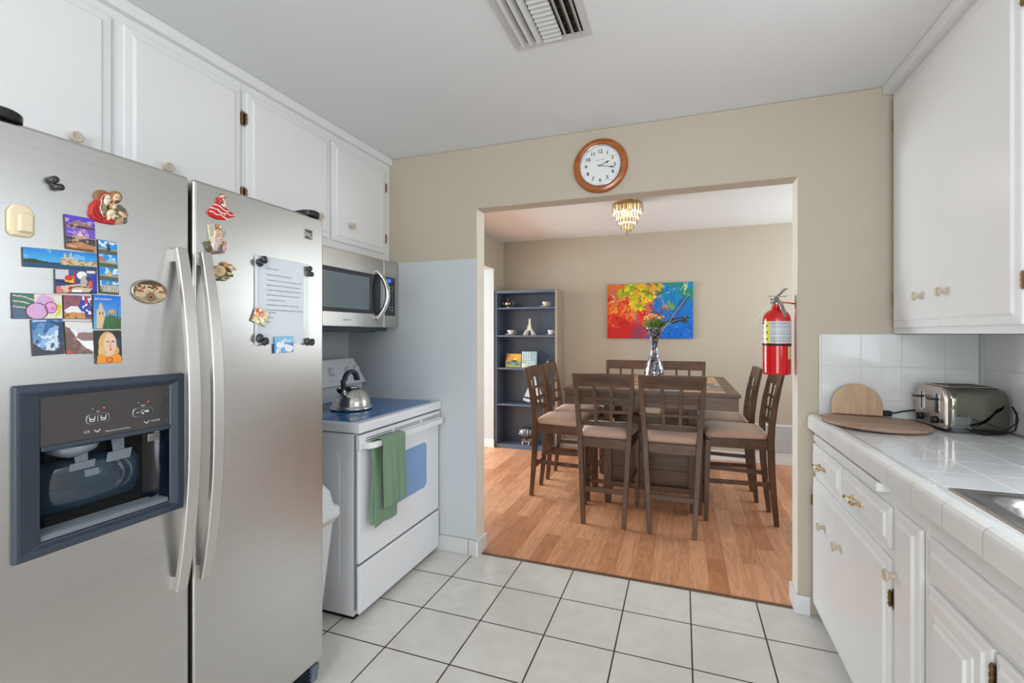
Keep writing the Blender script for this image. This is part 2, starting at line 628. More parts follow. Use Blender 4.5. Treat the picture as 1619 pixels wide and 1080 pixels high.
    def canvas(self, cv, O, U, V, m=0):
        """flat grid of coloured cells; O lower-left corner, U and V the edge vectors"""
        h, w = cv.a.shape[:2]
        O, U, V = Vector(O), Vector(U), Vector(V)
        vs = [O + U * (i / w) + V * (j / h) for j in range(h + 1) for i in range(w + 1)]
        fs, cs = [], []
        for j in range(h):
            for i in range(w):
                k = j * (w + 1) + i
                fs.append((k, k + 1, k + w + 2, k + w + 1))
                c = cv.a[j, i]
                cs.append((float(c[0]), float(c[1]), float(c[2]), 1.0))
        return self.add(vs, fs, m, False, cs)

    def build(self, name, mats, parent=None, bevel=0.0, seg=2, recalc=True, sub=0, solid=0.0, angle=35, auto=False):
        if not isinstance(mats, (list, tuple)):
            mats = [mats]
        me = bpy.data.meshes.new(name)
        vs = self.v
        if parent is not None:
            W = WM.get(parent.name, Matrix.Identity(4)).inverted()
            vs = [W @ p for p in vs]
        me.from_pydata([tuple(p) for p in vs], [], self.f)
        me.polygons.foreach_set('material_index', self.mi)
        me.polygons.foreach_set('use_smooth', self.sm)
        if self.usecol:
            ca = me.color_attributes.new('Col', 'FLOAT_COLOR', 'CORNER')
            buf = []
            for fa, c in zip(self.f, self.fc):
                buf += list(c) * len(fa)
            ca.data.foreach_set('color', buf)
        if recalc:
            bm = bmesh.new()
            bm.from_mesh(me)
            bmesh.ops.recalc_face_normals(bm, faces=bm.faces)
            bm.to_mesh(me)
            bm.free()
        for k in mats:
            me.materials.append(MATS[k] if isinstance(k, str) else k)
        me.update()
        o = bpy.data.objects.new(name, me)
        COL.objects.link(o)
        if parent is not None:
            o.parent = parent
            WM[o.name] = WM.get(parent.name, Matrix.Identity(4))
        if solid:
            s = o.modifiers.new('solid', 'SOLIDIFY')
            s.thickness = solid
            s.offset = 0
        if sub:
            s = o.modifiers.new('sub', 'SUBSURF')
            s.levels = sub
            s.render_levels = sub
        if bevel:
            b = o.modifiers.new('bevel', 'BEVEL')
            b.width = bevel
            b.segments = seg
            b.limit_method = 'ANGLE'
            b.angle_limit = math.radians(angle)
            b.harden_normals = True
        return o


WM = {}
TXT = {}


def text_mesh(s, align='LEFT'):
    key = (s, align)
    if key in TXT:
        return TXT[key]
    cu = bpy.data.curves.new('t', 'FONT')
    cu.body = s
    cu.size = 1.0
    cu.align_x = align
    cu.resolution_u = 2
    o = bpy.data.objects.new('t', cu)
    COL.objects.link(o)
    dg = bpy.context.evaluated_depsgraph_get()
    dg.update()
    me = bpy.data.meshes.new_from_object(o.evaluated_get(dg))
    vs = [tuple(v.co) for v in me.vertices]
    fs = [tuple(p.vertices) for p in me.polygons]
    bpy.data.objects.remove(o)
    bpy.data.curves.remove(cu)
    bpy.data.meshes.remove(me)
    TXT[key] = (vs, fs)
    return TXT[key]


def tag(o, label=None, cat=None, group=None, kind=None):
    if label:
        o['label'] = label
    if cat:
        o['category'] = cat
    if group:
        o['group'] = group
    if kind:
        o['kind'] = kind
    return o


def thing(name, label, cat, loc=(0, 0, 0), rz=0.0, group=None):
    o = bpy.data.objects.new(name, None)
    COL.objects.link(o)
    o.empty_display_size = 0.05
    o.location = loc
    o.rotation_euler = (0, 0, rz)
    WM[o.name] = Matrix.Translation(loc) @ Matrix.Rotation(rz, 4, 'Z')
    return tag(o, label, cat, group)


def struct(o):
    o['kind'] = 'structure'
    return o


def copy_tree(o, parent=None):
    c = o.copy()
    COL.objects.link(c)
    if parent is not None:
        c.parent = parent
    for ch in list(o.children):
        copy_tree(ch, c)
    return c


def place(o, loc, rz, label=None, group=None):
    o.location = loc
    o.rotation_euler = (0, 0, rz)
    if label:
        o['label'] = label
    if group:
        o['group'] = group
    return o


# ------------------------------------------------------------------ little painter for prints and pictures
def vnoise(w, h, sx, sy, rng):
    g = rng.rand(int(sy) + 3, int(sx) + 3)
    X = np.linspace(0, sx, w)
    Y = np.linspace(0, sy, h)
    xi = X.astype(int)
    yi = Y.astype(int)
    fx = X - xi
    fy = Y - yi
    fx = fx * fx * (3 - 2 * fx)
    fy = fy * fy * (3 - 2 * fy)
    a = g[np.ix_(yi, xi)]
    b = g[np.ix_(yi, xi + 1)]
    c = g[np.ix_(yi + 1, xi)]
    d = g[np.ix_(yi + 1, xi + 1)]
    return (a * (1 - fx) + b * fx) * (1 - fy)[:, None] + (c * (1 - fx) + d * fx) * fy[:, None]


def fbm(w, h, s, asp, rng, o=4):
    t = 0
    amp = 1
    tot = 0
    for k in range(o):
        t = t + amp * vnoise(w, h, s * asp, s, rng)
        tot += amp
        amp *= 0.55
        s *= 2
    return t / tot


class Canvas:
    def __init__(self, w, h, top, bot=None):
        self.a = np.zeros((h, w, 3))
        self.w, self.h = w, h
        self.V, self.U = np.meshgrid((np.arange(h) + 0.5) / h, (np.arange(w) + 0.5) / w, indexing='ij')
        t = np.array(C(*top)[:3])
        b = np.array(C(*(bot or top))[:3])
        self.a[:] = b + (t - b) * self.V[..., None]

    def mask(self, m, col, al=1.0):
        m = np.clip(m.astype(float), 0, 1)[..., None] * al
        self.a = self.a * (1 - m) + np.array(C(*col)[:3]) * m
        return self

    def ell(self, cx, cy, rx, ry, col, al=1.0):
        return self.mask(((self.U - cx) / rx) ** 2 + ((self.V - cy) / ry) ** 2 < 1, col, al)

    def ring(self, cx, cy, rx, ry, w, col):
        d = np.sqrt(((self.U - cx) / rx) ** 2 + ((self.V - cy) / ry) ** 2)
        return self.mask(np.abs(d - 1) < w, col)

    def rect(self, x0, y0, x1, y1, col, al=1.0):
        return self.mask((self.U > x0) & (self.U < x1) & (self.V > y0) & (self.V < y1), col, al)

    def poly(self, pts, col, al=1.0):
        ins = np.zeros(self.U.shape, bool)
        n = len(pts)
        for i in range(n):
            x0, y0 = pts[i]
            x1, y1 = pts[(i + 1) % n]
            if y0 == y1:
                continue
            c = ((y0 > self.V) != (y1 > self.V)) & (self.U < (x1 - x0) * (self.V - y0) / (y1 - y0) + x0)
            ins ^= c
        return self.mask(ins, col, al)

    def line(self, pts, w, col, asp=1.0, al=1.0):
        m = np.zeros(self.U.shape, bool)
        for (x0, y0), (x1, y1) in zip(pts[:-1], pts[1:]):
            dx, dy = (x1 - x0) * asp, y1 - y0
            l2 = dx * dx + dy * dy + 1e-12
            t = np.clip((((self.U - x0) * asp) * dx + (self.V - y0) * dy) / l2, 0, 1)
            d = np.sqrt(((self.U - x0) * asp - t * dx) ** 2 + (self.V - y0 - t * dy) ** 2)
            m |= d < w
        return self.mask(m, col, al)

    def speck(self, cols, s, th, rng, box=(0, 0, 1, 1)):
        for c in cols:
            n = fbm(self.w, self.h, s, self.w / self.h, rng, 2)
            self.mask((n > th) & (self.U > box[0]) & (self.V > box[1]) & (self.U < box[2]) & (self.V < box[3]), c)
        return self


# ================================================================== THE SETTING
YW = 2.55          # kitchen face of the wall with the opening
YB = 5.36          # dining room back wall
XL, XR = -2.08, 1.194
OX0, OX1, OZ = -1.152, 0.517, 2.072
ZC = 2.44

struct(MB().box(XL - .12, XR + .12, -2.7, 2.585, -.1, 0).build('floor', 'floor_tile'))
struct(MB().box(-5.1, 2.1, 2.585, YB + .15, -.1, 0).build('floor', 'laminate'))
struct(MB().box(OX0 + .02, OX1 - .016, 2.577, 2.600, -.002, .0045).build('trim_1', 'threshold', bevel=.002))
struct(MB().box(XL - .12, XR + .12, -2.7, 2.6, ZC, ZC + .1).build('ceiling', 'ceiling_paint'))
struct(MB().box(-5.1, 2.1, 2.6, YB + .15, ZC, ZC + .1).build('ceiling', 'ceiling_paint'))
# wall with the opening
poly = [(XL - .12, 0), (OX0, 0), (OX0, OZ), (OX1, OZ), (OX1, 0), (XR + .12, 0), (XR + .12, ZC), (XL - .12, ZC)]
struct(MB().prism(poly, 'y', YW, YW + .115).build('wall_back', 'wall_paint', bevel=.007, seg=3))
struct(MB().box(XL - .12, XL, -2.7, YW, 0, ZC).build('wall_left', 'wall_paint'))
# right wall with the window above the sink
m = MB()
m.box(XR, XR + .12, -2.7, .46, 0, ZC).box(XR, XR + .12, 1.5, YW, 0, ZC).box(XR, XR + .12, .46, 1.5, 0, 1.12).box(XR, XR + .12, .46, 1.5, 2.12, ZC)
struct(m.build('wall_right', 'wall_paint'))
# rear wall with an opening added for the rear fill light
m = MB()
m.box(XL, -.65, -2.7, -2.6, 0, ZC).box(.95, XR, -2.7, -2.6, 0, ZC).box(-.65, .95, -2.7, -2.6, 2.3, ZC).box(-.65, .95, -2.7, -2.6, 0, .15)
struct(m.build('wall_rear', 'wall_paint'))


def window(n, axis, at, a0, a1, z0, z1, mull=1):
    m = MB()
    def B(u0, u1, w0, w1):
        if axis == 'x':
            m.box(at - .02, at + .02, u0, u1, w0, w1)
        else:
            m.box(u0, u1, at - .02, at + .02, w0, w1)
    B(a0, a0 + .05, z0, z1)
    B(a1 - .05, a1, z0, z1)
    B(a0, a1, z0, z0 + .05)
    B(a0, a1, z1 - .05, z1)
    for k in range(1, mull + 1):
        c = a0 + (a1 - a0) * k / (mull + 1)
        B(c - .025, c + .025, z0, z1)
    struct(m.build('window_%d' % n, 'window_frame', bevel=.004))


window(1, 'y', -2.65, -.65, .95, .15, 2.3, 2)  # unseen window, added to go with the rear fill light
window(2, 'x', XR + .06, .46, 1.5, 1.12, 2.12, 1)
window(3, 'x', -5.05, 3.1, 5.3, .2, 2.3, 1)
window(4, 'x', 2.05, 3.8, 5.1, 1.2, 2.2, 1)

# dining room and the living room glimpsed beyond its side opening
struct(MB().box(-5.1, 2.1, YB, YB + .12, 0, ZC).build('wall_dining_back', 'wall_paint'))
m = MB()
m.box(-2.18, -2.06, YW + .115, 3.2, 0, ZC).box(-2.18, -2.06, 5.05, YB, 0, ZC).box(-2.18, -2.06, 3.2, 5.05, 2.08, ZC)
struct(m.build('wall_dining_left', 'wall_paint'))
m = MB()
m.box(2.0, 2.1, YW + .115, 3.8, 0, ZC).box(2.0, 2.1, 5.1, YB, 0, ZC).box(2.0, 2.1, 3.8, 5.1, 0, 1.2).box(2.0, 2.1, 3.8, 5.1, 2.2, ZC)
struct(m.build('wall_dining_right', 'wall_paint'))
m = MB()
m.box(-5.1, -5.0, 2.6, 3.1, 0, ZC).box(-5.1, -5.0, 5.3, YB, 0, ZC).box(-5.1, -5.0, 3.1, 5.3, 0, .2).box(-5.1, -5.0, 3.1, 5.3, 2.3, ZC)
struct(m.build('wall_living_left', 'wall_paint'))
struct(MB().box(-5.1, XL - .12, YW, YW + .1, 0, ZC).build('wall_living_front', 'wall_paint'))
# painted lining of the side opening's far jamb
struct(MB().box(-2.182, -2.058, 5.040, 5.05, 0, 2.08).build('trim_2', 'panel_grey', bevel=.002))
struct(MB().box(OX0 - .0005, OX0 + .0012, YW + .004, YW + .111, .088, OZ - .001).build('jamb_lit_left', 'jamb_lit_paint'))  # thin liners added on both jambs to carry the painted light
struct(MB().box(OX1 - .0012, OX1 + .0005, YW + .004, YW + .111, .088, OZ - .001).build('jamb_lit_right', 'jamb_lit_paint'))

# baseboards
m = MB().box(-2.06, 2.0, YB - .014, YB, 0, .095)
struct(m.build('baseboard_dining_back', 'trim_white', bevel=.003))
m = MB().box(-2.18, -2.05, 5.026, 5.04, 0, .09)
struct(m.build('baseboard_dining_left', 'trim_white', bevel=.003))
m = MB().prism([(OX1 - .013, YW - .013), (.567, YW - .013), (.567, YW - .001), (OX1 + .0, YW - .001), (OX1 + .0, YW + .128), (OX1 - .013, YW + .128)], 'z', 0, .088)
struct(m.build('baseboard_right', 'trim_white', bevel=.004))
m = MB().prism([(OX0 - .002, YW - .014), (OX0 + .014, YW - .014), (OX0 + .014, YW + .128), (OX0 - .0, YW + .128), (OX0 - .0, YW - .002), (OX0 - .002, YW - .002)], 'z', 0, .088)
struct(m.build('baseboard_jamb', 'trim_white', bevel=.004))
# tiled base and grey heat-proof sheet beside the stove
struct(MB().box(XL, OX0 - .004, YW - .012, YW - .0005, 0, .094).build('baseboard_left', 'base_tile', bevel=.003))
struct(MB().box(XL + .004, OX0 + .002, YW - .0045, YW - .0003, .096, 1.775).build('trim_3', 'panel_grey', bevel=.001))
struct(MB().box(XL + .0002, XL + .004, 1.42, YW - .005, .0, 1.775).build('trim_4', 'panel_grey'))
# white wall tiles above the worktop
struct(MB().box(.602, XR - .0075, YW - .008, YW - .0003, .946, 1.3245).build('trim_5', 'wall_tile_back', bevel=.004, seg=3))
struct(MB().box(XR - .007, XR - .0003, 1.52, YW - .0005, .946, 1.3245).build('trim_6', 'wall_tile_right', bevel=.004, seg=3))
# crown strips over the cabinets
struct(MB().box(-1.790, -1.738, .3, YW - .001, 2.396, ZC - .0005).build('trim_7', 'cab_white', bevel=.004))
struct(MB().box(.848, .90, 1.55, YW - .001, 2.396, ZC - .0005).build('trim_8', 'cab_white', bevel=.004))


# ================================================================== CABINETS
def slab(mb, x, s, y0, y1, z0, z1, ins=(1, 1, 1, 1), th=.018, w=.034):
    """overlay door whose rim slopes back; s is the facing direction along x. ins: y0, y1, z0, z1 sides"""
    e = [w if k else 0 for k in ins]
    a = x + s * (th - .010)
    b = x + s * (th - .0075)
    f = x + s * th

    def ring(xx, t):
        return [(xx, y0 + e[0] * t, z0 + e[2] * t), (xx, y1 - e[1] * t, z0 + e[2] * t), (xx, y1 - e[1] * t, z1 - e[3] * t), (xx, y0 + e[0] * t, z1 - e[3] * t)]
    mb.loft([ring(x, 0), ring(a, 0), ring(b, .12), ring(b + s * .002, .75), ring(f, 1.0)], 0, False, True)
    return mb


def knob(x, s, y, z, parent, r=.0165):
    ax = 'x' if s > 0 else '-x'
    m = MB()
    m.lathe([(.0095, 0), (.0085, .004), (.0075, .012), (.0085, .016), (r, .021), (r * 1.03, .0245), (r * .93, .028), (r * .72, .0285), (r * .62, .0268), (r * .25, .0262), (.0001, .0272)], (x, y, z), 24, 0, ax)
    return m.build('knob', 'knob_cream', parent)


def hinge(x, s, y, z, parent, sd=1):
    """old brass butterfly hinge"""
    m = MB()
    m.lathe([(.0001, -.026), (.003, -.024), (.0042, -.019), (.0042, .019), (.003, .024), (.0001, .026)], (x + s * .012, y, z), 10)
    for k in (-.015, 0, .015):
        m.lathe([(.0055, -.004), (.0055, .004)], (x + s * .012, y, z + k), 10)
    m.box(x + s * .001, x + s * .004, y - sd * .001, y + sd * .012, z - .022, z + .022)
    m.prism([(y + sd * .004, z - .032), (y + sd * .010, z - .022), (y + sd * .010, z + .022), (y + sd * .004, z + .032), (y, z + .022), (y, z - .022)], 'x', x + s * .004, x + s * .007)
    return m.build('hinge', 'brass_old', parent, bevel=.0008)


# left wall cabinets: front face x=-1.762, doors to -1.744
LX = -1.762
def wall_cab(label, y0, y1, z0, doors):
    t = thing('wall_cabinet', label, 'cabinet', (XL + .16, (y0 + y1) / 2, z0), 0, 'white wall cabinets above the fridge and stove')
    MB().box(XL + .0045, LX, y0, y1, z0, 2.396).build('cabinet_body', 'cab_white', t, bevel=.002)
    for d in doors:
        dm = MB()
        slab(dm, LX + .0006, 1, d[0], d[1], d[2], d[3])
        dd = dm.build('door', 'cab_white', t, bevel=.0015)
        knob(LX + .018, 1, d[4], d[5], dd)
        for hz in (2.243, 1.922):
            hinge(LX + .0006, 1, d[6], hz, dd, d[7])
    return t


wall_cab('white two-door wall cabinet directly above the stainless fridge, its knobs just showing', .30, 1.476, 1.78,
         [(.46, .989, 1.83, 2.362, .880, 1.922, .452, -1), (1.024, 1.464, 1.83, 2.362, 1.153, 1.922, 1.469, 1)])
wall_cab('white wall cabinet above the microwave, in the corner beside the beige wall', 1.477, YW - .002, 1.78,
         [(1.493, 1.998, 1.83, 2.362, 1.90, 1.922, 1.488, -1), (2.014, 2.490, 1.826, 2.352, 2.149, 1.925, 2.494, 1)])

# right wall cabinet over the worktop
RX = .886
t = thing('wall_cabinet', 'tall white wall cabinet hanging over the tiled worktop and toaster on the right', 'cabinet', (1.04, 2.0, 1.34), 0)
MB().box(RX, XR - .0005, 1.56, YW - .010, 1.326, 2.396).build('cabinet_body', 'cab_white', t, bevel=.002)
for k, (a, b, ky, kz, hy, hd, ins) in enumerate(((1.681, 2.1135, 2.054, 1.474, 1.6755, -1, (1, 0, 1, 1)), (2.1145, 2.512, 2.233, 1.472, 2.516, 1, (0, 1, 1, 1)))):
    dm = MB()
    slab(dm, RX - .0006, -1, a, b, 1.352, 2.372, ins)
    dd = dm.build('door', 'cab_white', t, bevel=.001)
    knob(RX - .018, -1, ky, kz, dd)
    for hz in (2.246, 1.474):
        if k == 0:
            hinge(RX - .0006, -1, hy, hz, dd, hd)
        else:
            MB().box(RX - .010, RX - .0008, 2.514, 2.520, hz - .026, hz + .026).build('hinge', 'brass_old', dd)

# base cabinets: face frame x=.585, fronts to .567
BX = .5855
def front(mb, y0, y1, z0, z1, ins=(1, 1, 1, 1), w=.034):
    return slab(mb, BX - .0006, -1, y0, y1, z0, z1, ins, .018, w)


def body(t, y0, y1, sink=False):
    m = MB()
    if sink:
        m.box(BX, BX + .02, y0, y1, .74, .884).box(BX, XR - .001, y0, y1, .085, .74)
    else:
        m.box(BX, XR - .001, y0, y1, .085, .884)
    m.box(BX + .07, XR - .001, y0, y1, .0005, .085)
    return m.build('cabinet_body', 'cab_white', t, bevel=.0015)


def pull(y, z, parent):
    x = BX - .018
    h = MB().lathe([(.0045, -.027), (.0060, -.018), (.0072, 0), (.0060, .018), (.0045, .027)], (x - .025, y, z), 16, 0, 'y').build('pull_handle', 'ceramic', parent)
    for k in (-1, 1):
        yy = y + k * .036
        m = MB()
        m.lathe([(.0085, 0), (.0085, .003), (.004, .005), (.0035, .022), (.0055, .024), (.006, .028), (.003, .030)], (x, yy, z), 14, 0, '-x')
        m.lathe([(.0062, -.009), (.0062, .009)], (x - .025, yy - k * .006, z), 14, 0, 'y')
        m.prism([(yy + k * .004, z - .006), (yy + k * .018, z - .001), (yy + k * .018, z + .001), (yy + k * .004, z + .006)], 'x', x - .027, x - .023)
        m.build('pull_post', 'brass', h, bevel=.0006)


t = thing('base_cabinet', 'white base cabinet with two brass-handled drawers and two doors, next to the wall corner', 'cabinet', (.87, 2.1, 0), 0, 'white base cabinets under the worktop')
body(t, 1.661, YW - .002)
for a, b, py in ((2.122, 2.53, 2.345), (1.671, 2.105, 1.925)):
    d = front(MB(), a, b, .692, .816, w=.03).build('drawer', 'cab_white', t, bevel=.0015)
    pull(py, .748, d)
dm = front(MB(), 2.1765, 2.53, .072, .662, (0, 1, 1, 1))
d = dm.build('door', 'cab_white', t, bevel=.001)
knob(BX - .018, -1, 2.318, .502, d)
hinge(BX - .0006, -1, 2.534, .551, d, 1)
d = front(MB(), 1.671, 2.1755, .072, .662, (1, 0, 1, 1)).build('door', 'cab_white', t, bevel=.001)
knob(BX - .018, -1, 2.105, .509, d)
hinge(BX - .0006, -1, 1.667, .551, d, -1)
hinge(BX - .0006, -1, 1.667, .17, d, -1)
m = MB()
m.box(BX + .02, BX - .034, 1.700, 2.42, .850, .878)
tag(m.build('pull_out_board', 'cab_white', t, bevel=.004), 'white edge of the pull-out board under the worktop')

t = thing('base_cabinet', 'narrow white base cabinet with one full-height door, left of the sink cabinet', 'cabinet', (.87, 1.56, 0), 0, 'white base cabinets under the worktop')
body(t, 1.472, 1.660)
d = front(MB(), 1.486, 1.646, .072, .822, w=.034).build('door', 'cab_white', t, bevel=.0015)
knob(BX - .018, -1, 1.612, .641, d, .0175)
MB().box(BX - .004, BX - .0008, 1.6485, 1.6535, .700, .752).build('hinge', 'brass_old', d)
hinge(BX - .0006, -1, 1.651, .17, d, 1)

t = thing('base_cabinet', 'white sink base cabinet with a false drawer front over framed doors, nearest on the right', 'cabinet', (.87, .85, 0), 0, 'white base cabinets under the worktop')
body(t, .28, 1.471, True)
tag(front(MB(), .32, 1.450, .722, .822, w=.034).build('false_drawer_front', 'cab_white', t, bevel=.0015))
for a, b, hy, hd in ((1.19, 1.446, 1.186, -1), (.905, 1.178, .9, -1), (.32, .888, .31, -1)):
    d = front(MB(), a, b, .072, .704, w=.022).build('door', 'cab_white', t, bevel=.0015)
    # raised field with its own sloped rim
    slab(MB(), BX - .0186, -1, a + .045, b - .045, .125, .655, (1, 1, 1, 1), .010, .02).build('door_panel', 'cab_white', d, bevel=.001)
    for hz in (.655, .14):
        hinge(BX - .0006, -1, hy, hz, d, hd)

# ------------------------------------------------------------------ worktop and sink
SX0, SX1, SY0, SY1 = .628, 1.120, .640, 1.452
t = thing('worktop', 'white tiled worktop with rounded cap edge running along the right wall', 'worktop', (.87, 1.4, .885), 0)
m = MB()
zt, zb = .9405, .8855
m.box(.60, SX0, .26, YW - .009, zb, zt).box(SX1, XR - .008, .26, YW - .009, zb, zt)
m.box(SX0, SX1, .26, SY0, zb, zt).box(SX0, SX1, SY1, YW - .009, zb, zt)
m.build('tiled_top', 'counter_tile', t)
prof = [(.555, .8855), (.5995, .8855), (.624, .9405), (.624, .9412), (.612, .9425), (.600, .9462), (.588, .9485), (.572, .9485), (.562, .9450), (.5565, .9375), (.555, .928)]
m = MB()
m.prism(prof, 'y', .26, YW - .009, smooth=False)
m.build('cap_edge', 'cap_tile', t, bevel=.002, seg=2, angle=20)

t = thing('sink', 'stainless steel sink with a raised rim set into the tiled worktop, at the right edge', 'sink', (.87, 1.05, .94), 0)
def rrect(x0, x1, y0, y1, r, z, n=6):
    p = []
    for cx, cy, a0 in ((x1 - r, y1 - r, 0), (x0 + r, y1 - r, 90), (x0 + r, y0 + r, 180), (x1 - r, y0 + r, 270)):
        for k in range(n + 1):
            a = math.radians(a0 + 90 * k / n)
            p.append((cx + r * math.cos(a), cy + r * math.sin(a), z))
    return p
m = MB()
m.loft([rrect(SX0 - .011, SX1 + .011, SY0 - .011, SY1 + .011, .012, .9413), rrect(SX0 - .010, SX1 + .010, SY0 - .010, SY1 + .010, .012, .9445),
        rrect(SX0 - .004, SX1 + .004, SY0 - .004, SY1 + .004, .014, .9462),
        rrect(SX0 + .004, SX1 - .004, SY0 + .004, SY1 - .004, .014, .9445),
        rrect(SX0 + .022, SX1 - .06, SY0 + .022, SY1 - .022, .055, .9435),
        rrect(SX0 + .030, SX1 - .068, SY0 + .030, SY1 - .030, .060, .9465),
        rrect(SX0 + .040, SX1 - .078, SY0 + .040, SY1 - .040, .060, .9440),
        rrect(SX0 + .052, SX1 - .090, SY0 + .052, SY1 - .052, .075, .930),
        rrect(SX0 + .060, SX1 - .098, SY0 + .060, SY1 - .060, .080, .80),
        rrect(SX0 + .085, SX1 - .12, SY0 + .085, SY1 - .085, .09, .775)], 0, True, False)
k = len(m.v) - 28
m.f.append(list(range(k, k + 28))); m.mi.append(0); m.sm.append(False); m.fc.append((.5, .5, .5, 1))
m.build('basin', 'steel_sink', t, recalc=False)
MB().lathe([(.045, .7765), (.045, .780), (.034, .780), (.030, .7775), (.002, .7775)], (.86, 1.05, 0), 24).build('drain', 'chrome', t)

# ================================================================== STOVE
t = thing('stove', 'white electric stove with a glass cooktop, between the bin and the grey wall sheet', 'stove', (-1.72, 2.15, 0), 0)
SY_0, SY_1 = 1.775, 2.532
m = MB()
m.box(-2.04, -1.425, SY_0, SY_1, .02, .862)
m.prism([(-2.0, .12), (-1.52, .12), (-1.50, .15), (-1.50, .74), (-1.52, .77), (-2.0, .77)], 'y', SY_0 - .0025, SY_0)
m.build('body', 'enamel', t, bevel=.004)
m = MB()
m.box(-2.02, -1.43, SY_0 + .01, SY_1 - .01, .0005, .022)
m.build('plinth', 'dark_gap', t)
MB().box(-1.4249, -1.4145, SY_0 + .004, SY_1 - .004, .05, .855).build('gap_shade', 'mark_grey', t)  # grey sheet painting the thin shadow between oven door and drawer
# cooktop: white slab with recessed glass
m = MB()
m.loft([[(-2.045, SY_0 - .008, .868), (-1.383, SY_0 - .008, .868), (-1.383, SY_1 + .006, .868), (-2.045, SY_1 + .006, .868)],
        [(-2.045, SY_0 - .008, .905), (-1.383, SY_0 - .008, .905), (-1.383, SY_1 + .006, .905), (-2.045, SY_1 + .006, .905)],
        [(-2.045, SY_0 - .002, .914), (-1.391, SY_0 - .002, .914), (-1.391, SY_1 - .0, .914), (-2.045, SY_1 - .0, .914)]], 0, False)
ct = m.build('cooktop', 'enamel', t, bevel=.004, seg=3)
m = MB()
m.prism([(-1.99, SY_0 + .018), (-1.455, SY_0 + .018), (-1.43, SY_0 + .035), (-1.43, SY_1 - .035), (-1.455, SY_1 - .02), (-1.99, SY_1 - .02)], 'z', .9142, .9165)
gl = m.build('glass_top', 'cooktop_glass_sky_tint', ct, bevel=.001)
m = MB()
for cx, cy, r in ((-1.58, 1.98, .10), (-1.58, 2.34, .085), (-1.83, 1.98, .085), (-1.83, 2.34, .10)):
    for rr in (r, r * .62):
        m.lathe([(rr, .9166), (rr + .0022, .9166), (rr + .0022, .9168), (rr, .9168)], (cx, cy, 0), 48, cap=False)
m.build('burner_ring', 'mark_grey', gl)
# console
m = MB()
m.hexa([(-2.05, SY_0 + .0, .914), (-1.955, SY_0 + .0, .914), (-1.955, SY_1 - .0, .914), (-2.05, SY_1, .914),
        (-2.05, SY_0 + .0, 1.02), (-1.955, SY_0 + .0, 1.02), (-1.955, SY_1, 1.02), (-2.05, SY_1, 1.02)])
m.hexa([(-2.05, SY_0 + .0, 1.012), (-1.925, SY_0 + .0, 1.012), (-1.925, SY_1, 1.012), (-2.05, SY_1, 1.012),
        (-2.05, SY_0 + .07, 1.172), (-1.975, SY_0 + .07, 1.172), (-1.975, SY_1 - .065, 1.172), (-2.05, SY_1 - .065, 1.172)])
cs = m.build('control_panel', 'enamel', t, bevel=.009, seg=3)
sl = (-1.975 + 1.925) / .16
def onc(z):
    return -1.925 + (z - 1.012) * sl
for ky, r in ((1.90, .024), (1.985, .024), (2.235, .026), (2.375, .023), (2.455, .023)):
    kz = 1.098
    m = MB()
    m.M = Matrix.Translation((onc(kz), ky, kz)) @ Matrix.Rotation(math.radians(17), 4, 'Y').inverted() @ Matrix.Rotation(PI / 2, 4, 'Y')
    m.lathe([(r, 0), (r * .98, .006), (r * .86, .010), (r * .84, .016), (r * .76, .019), (.0005, .0192)], (0, 0, 0), 26)
    m.box(-r * .82, r * .82, -.004, .004, .016, .024)
    m.build('control_knob', 'enamel', cs, bevel=.0008)
m = MB()
for ky in (1.90, 1.985, 2.235, 2.375, 2.455):
    for k in range(9):
        a = math.radians(-130 + k * 32)
        zz = 1.098 + .031 * math.cos(a)
        yy = ky + .031 * math.sin(a)
        m.ball((onc(zz) + .0008, yy, zz), .0011, 5)
m.ball((onc(1.09) + .0008, 2.31, 1.09), .003, 6)
m.box(onc(1.05) + .0002, onc(1.05) + .0012, 2.19, 2.27, 1.046, 1.0475)
m.build('dial_marks', 'mark_grey', cs)
# oven door
m = MB()
m.box(-1.413, -1.395, SY_0 + .004, SY_1 - .004, .262, .800)
dr = m.build('oven_door', 'enamel', t, bevel=.006, seg=3)
m = MB()
m.box(-1.413, -1.387, SY_0 + .002, SY_1 - .002, .786, .858)
hd = m.build('vent_trim', 'enamel', dr, bevel=.006, seg=3)
m = MB()
for a, b in ((1.82, 2.03), (2.05, 2.30), (2.32, 2.515)):
    for z in (.8365, .8265):
        m.box(-1.3873, -1.3862, a, b, z - .0016, z + .0016)
m.build('vent_slot', 'dark_gap', hd)
m = MB()
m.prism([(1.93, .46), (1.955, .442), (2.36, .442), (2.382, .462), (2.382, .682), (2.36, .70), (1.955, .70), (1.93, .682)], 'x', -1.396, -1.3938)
m.build('oven_window', 'oven_glass_sky_tint', dr, bevel=.001)
m = MB()
m.bar([(-1.388, 1.800, .807), (-1.360, 1.806, .807), (-1.347, 1.835, .807), (-1.347, 2.47, .807), (-1.360, 2.502, .807), (-1.388, 2.508, .807)], .030, .018, 0, (0, 0, 1))
m.build('door_handle', 'enamel', dr, bevel=.006, seg=3)
m = MB()
m.box(-1.413, -1.391, SY_0 + .003, SY_1 - .003, .030, .251)
m.build('storage_drawer', 'enamel', t, bevel=.010, seg=3)

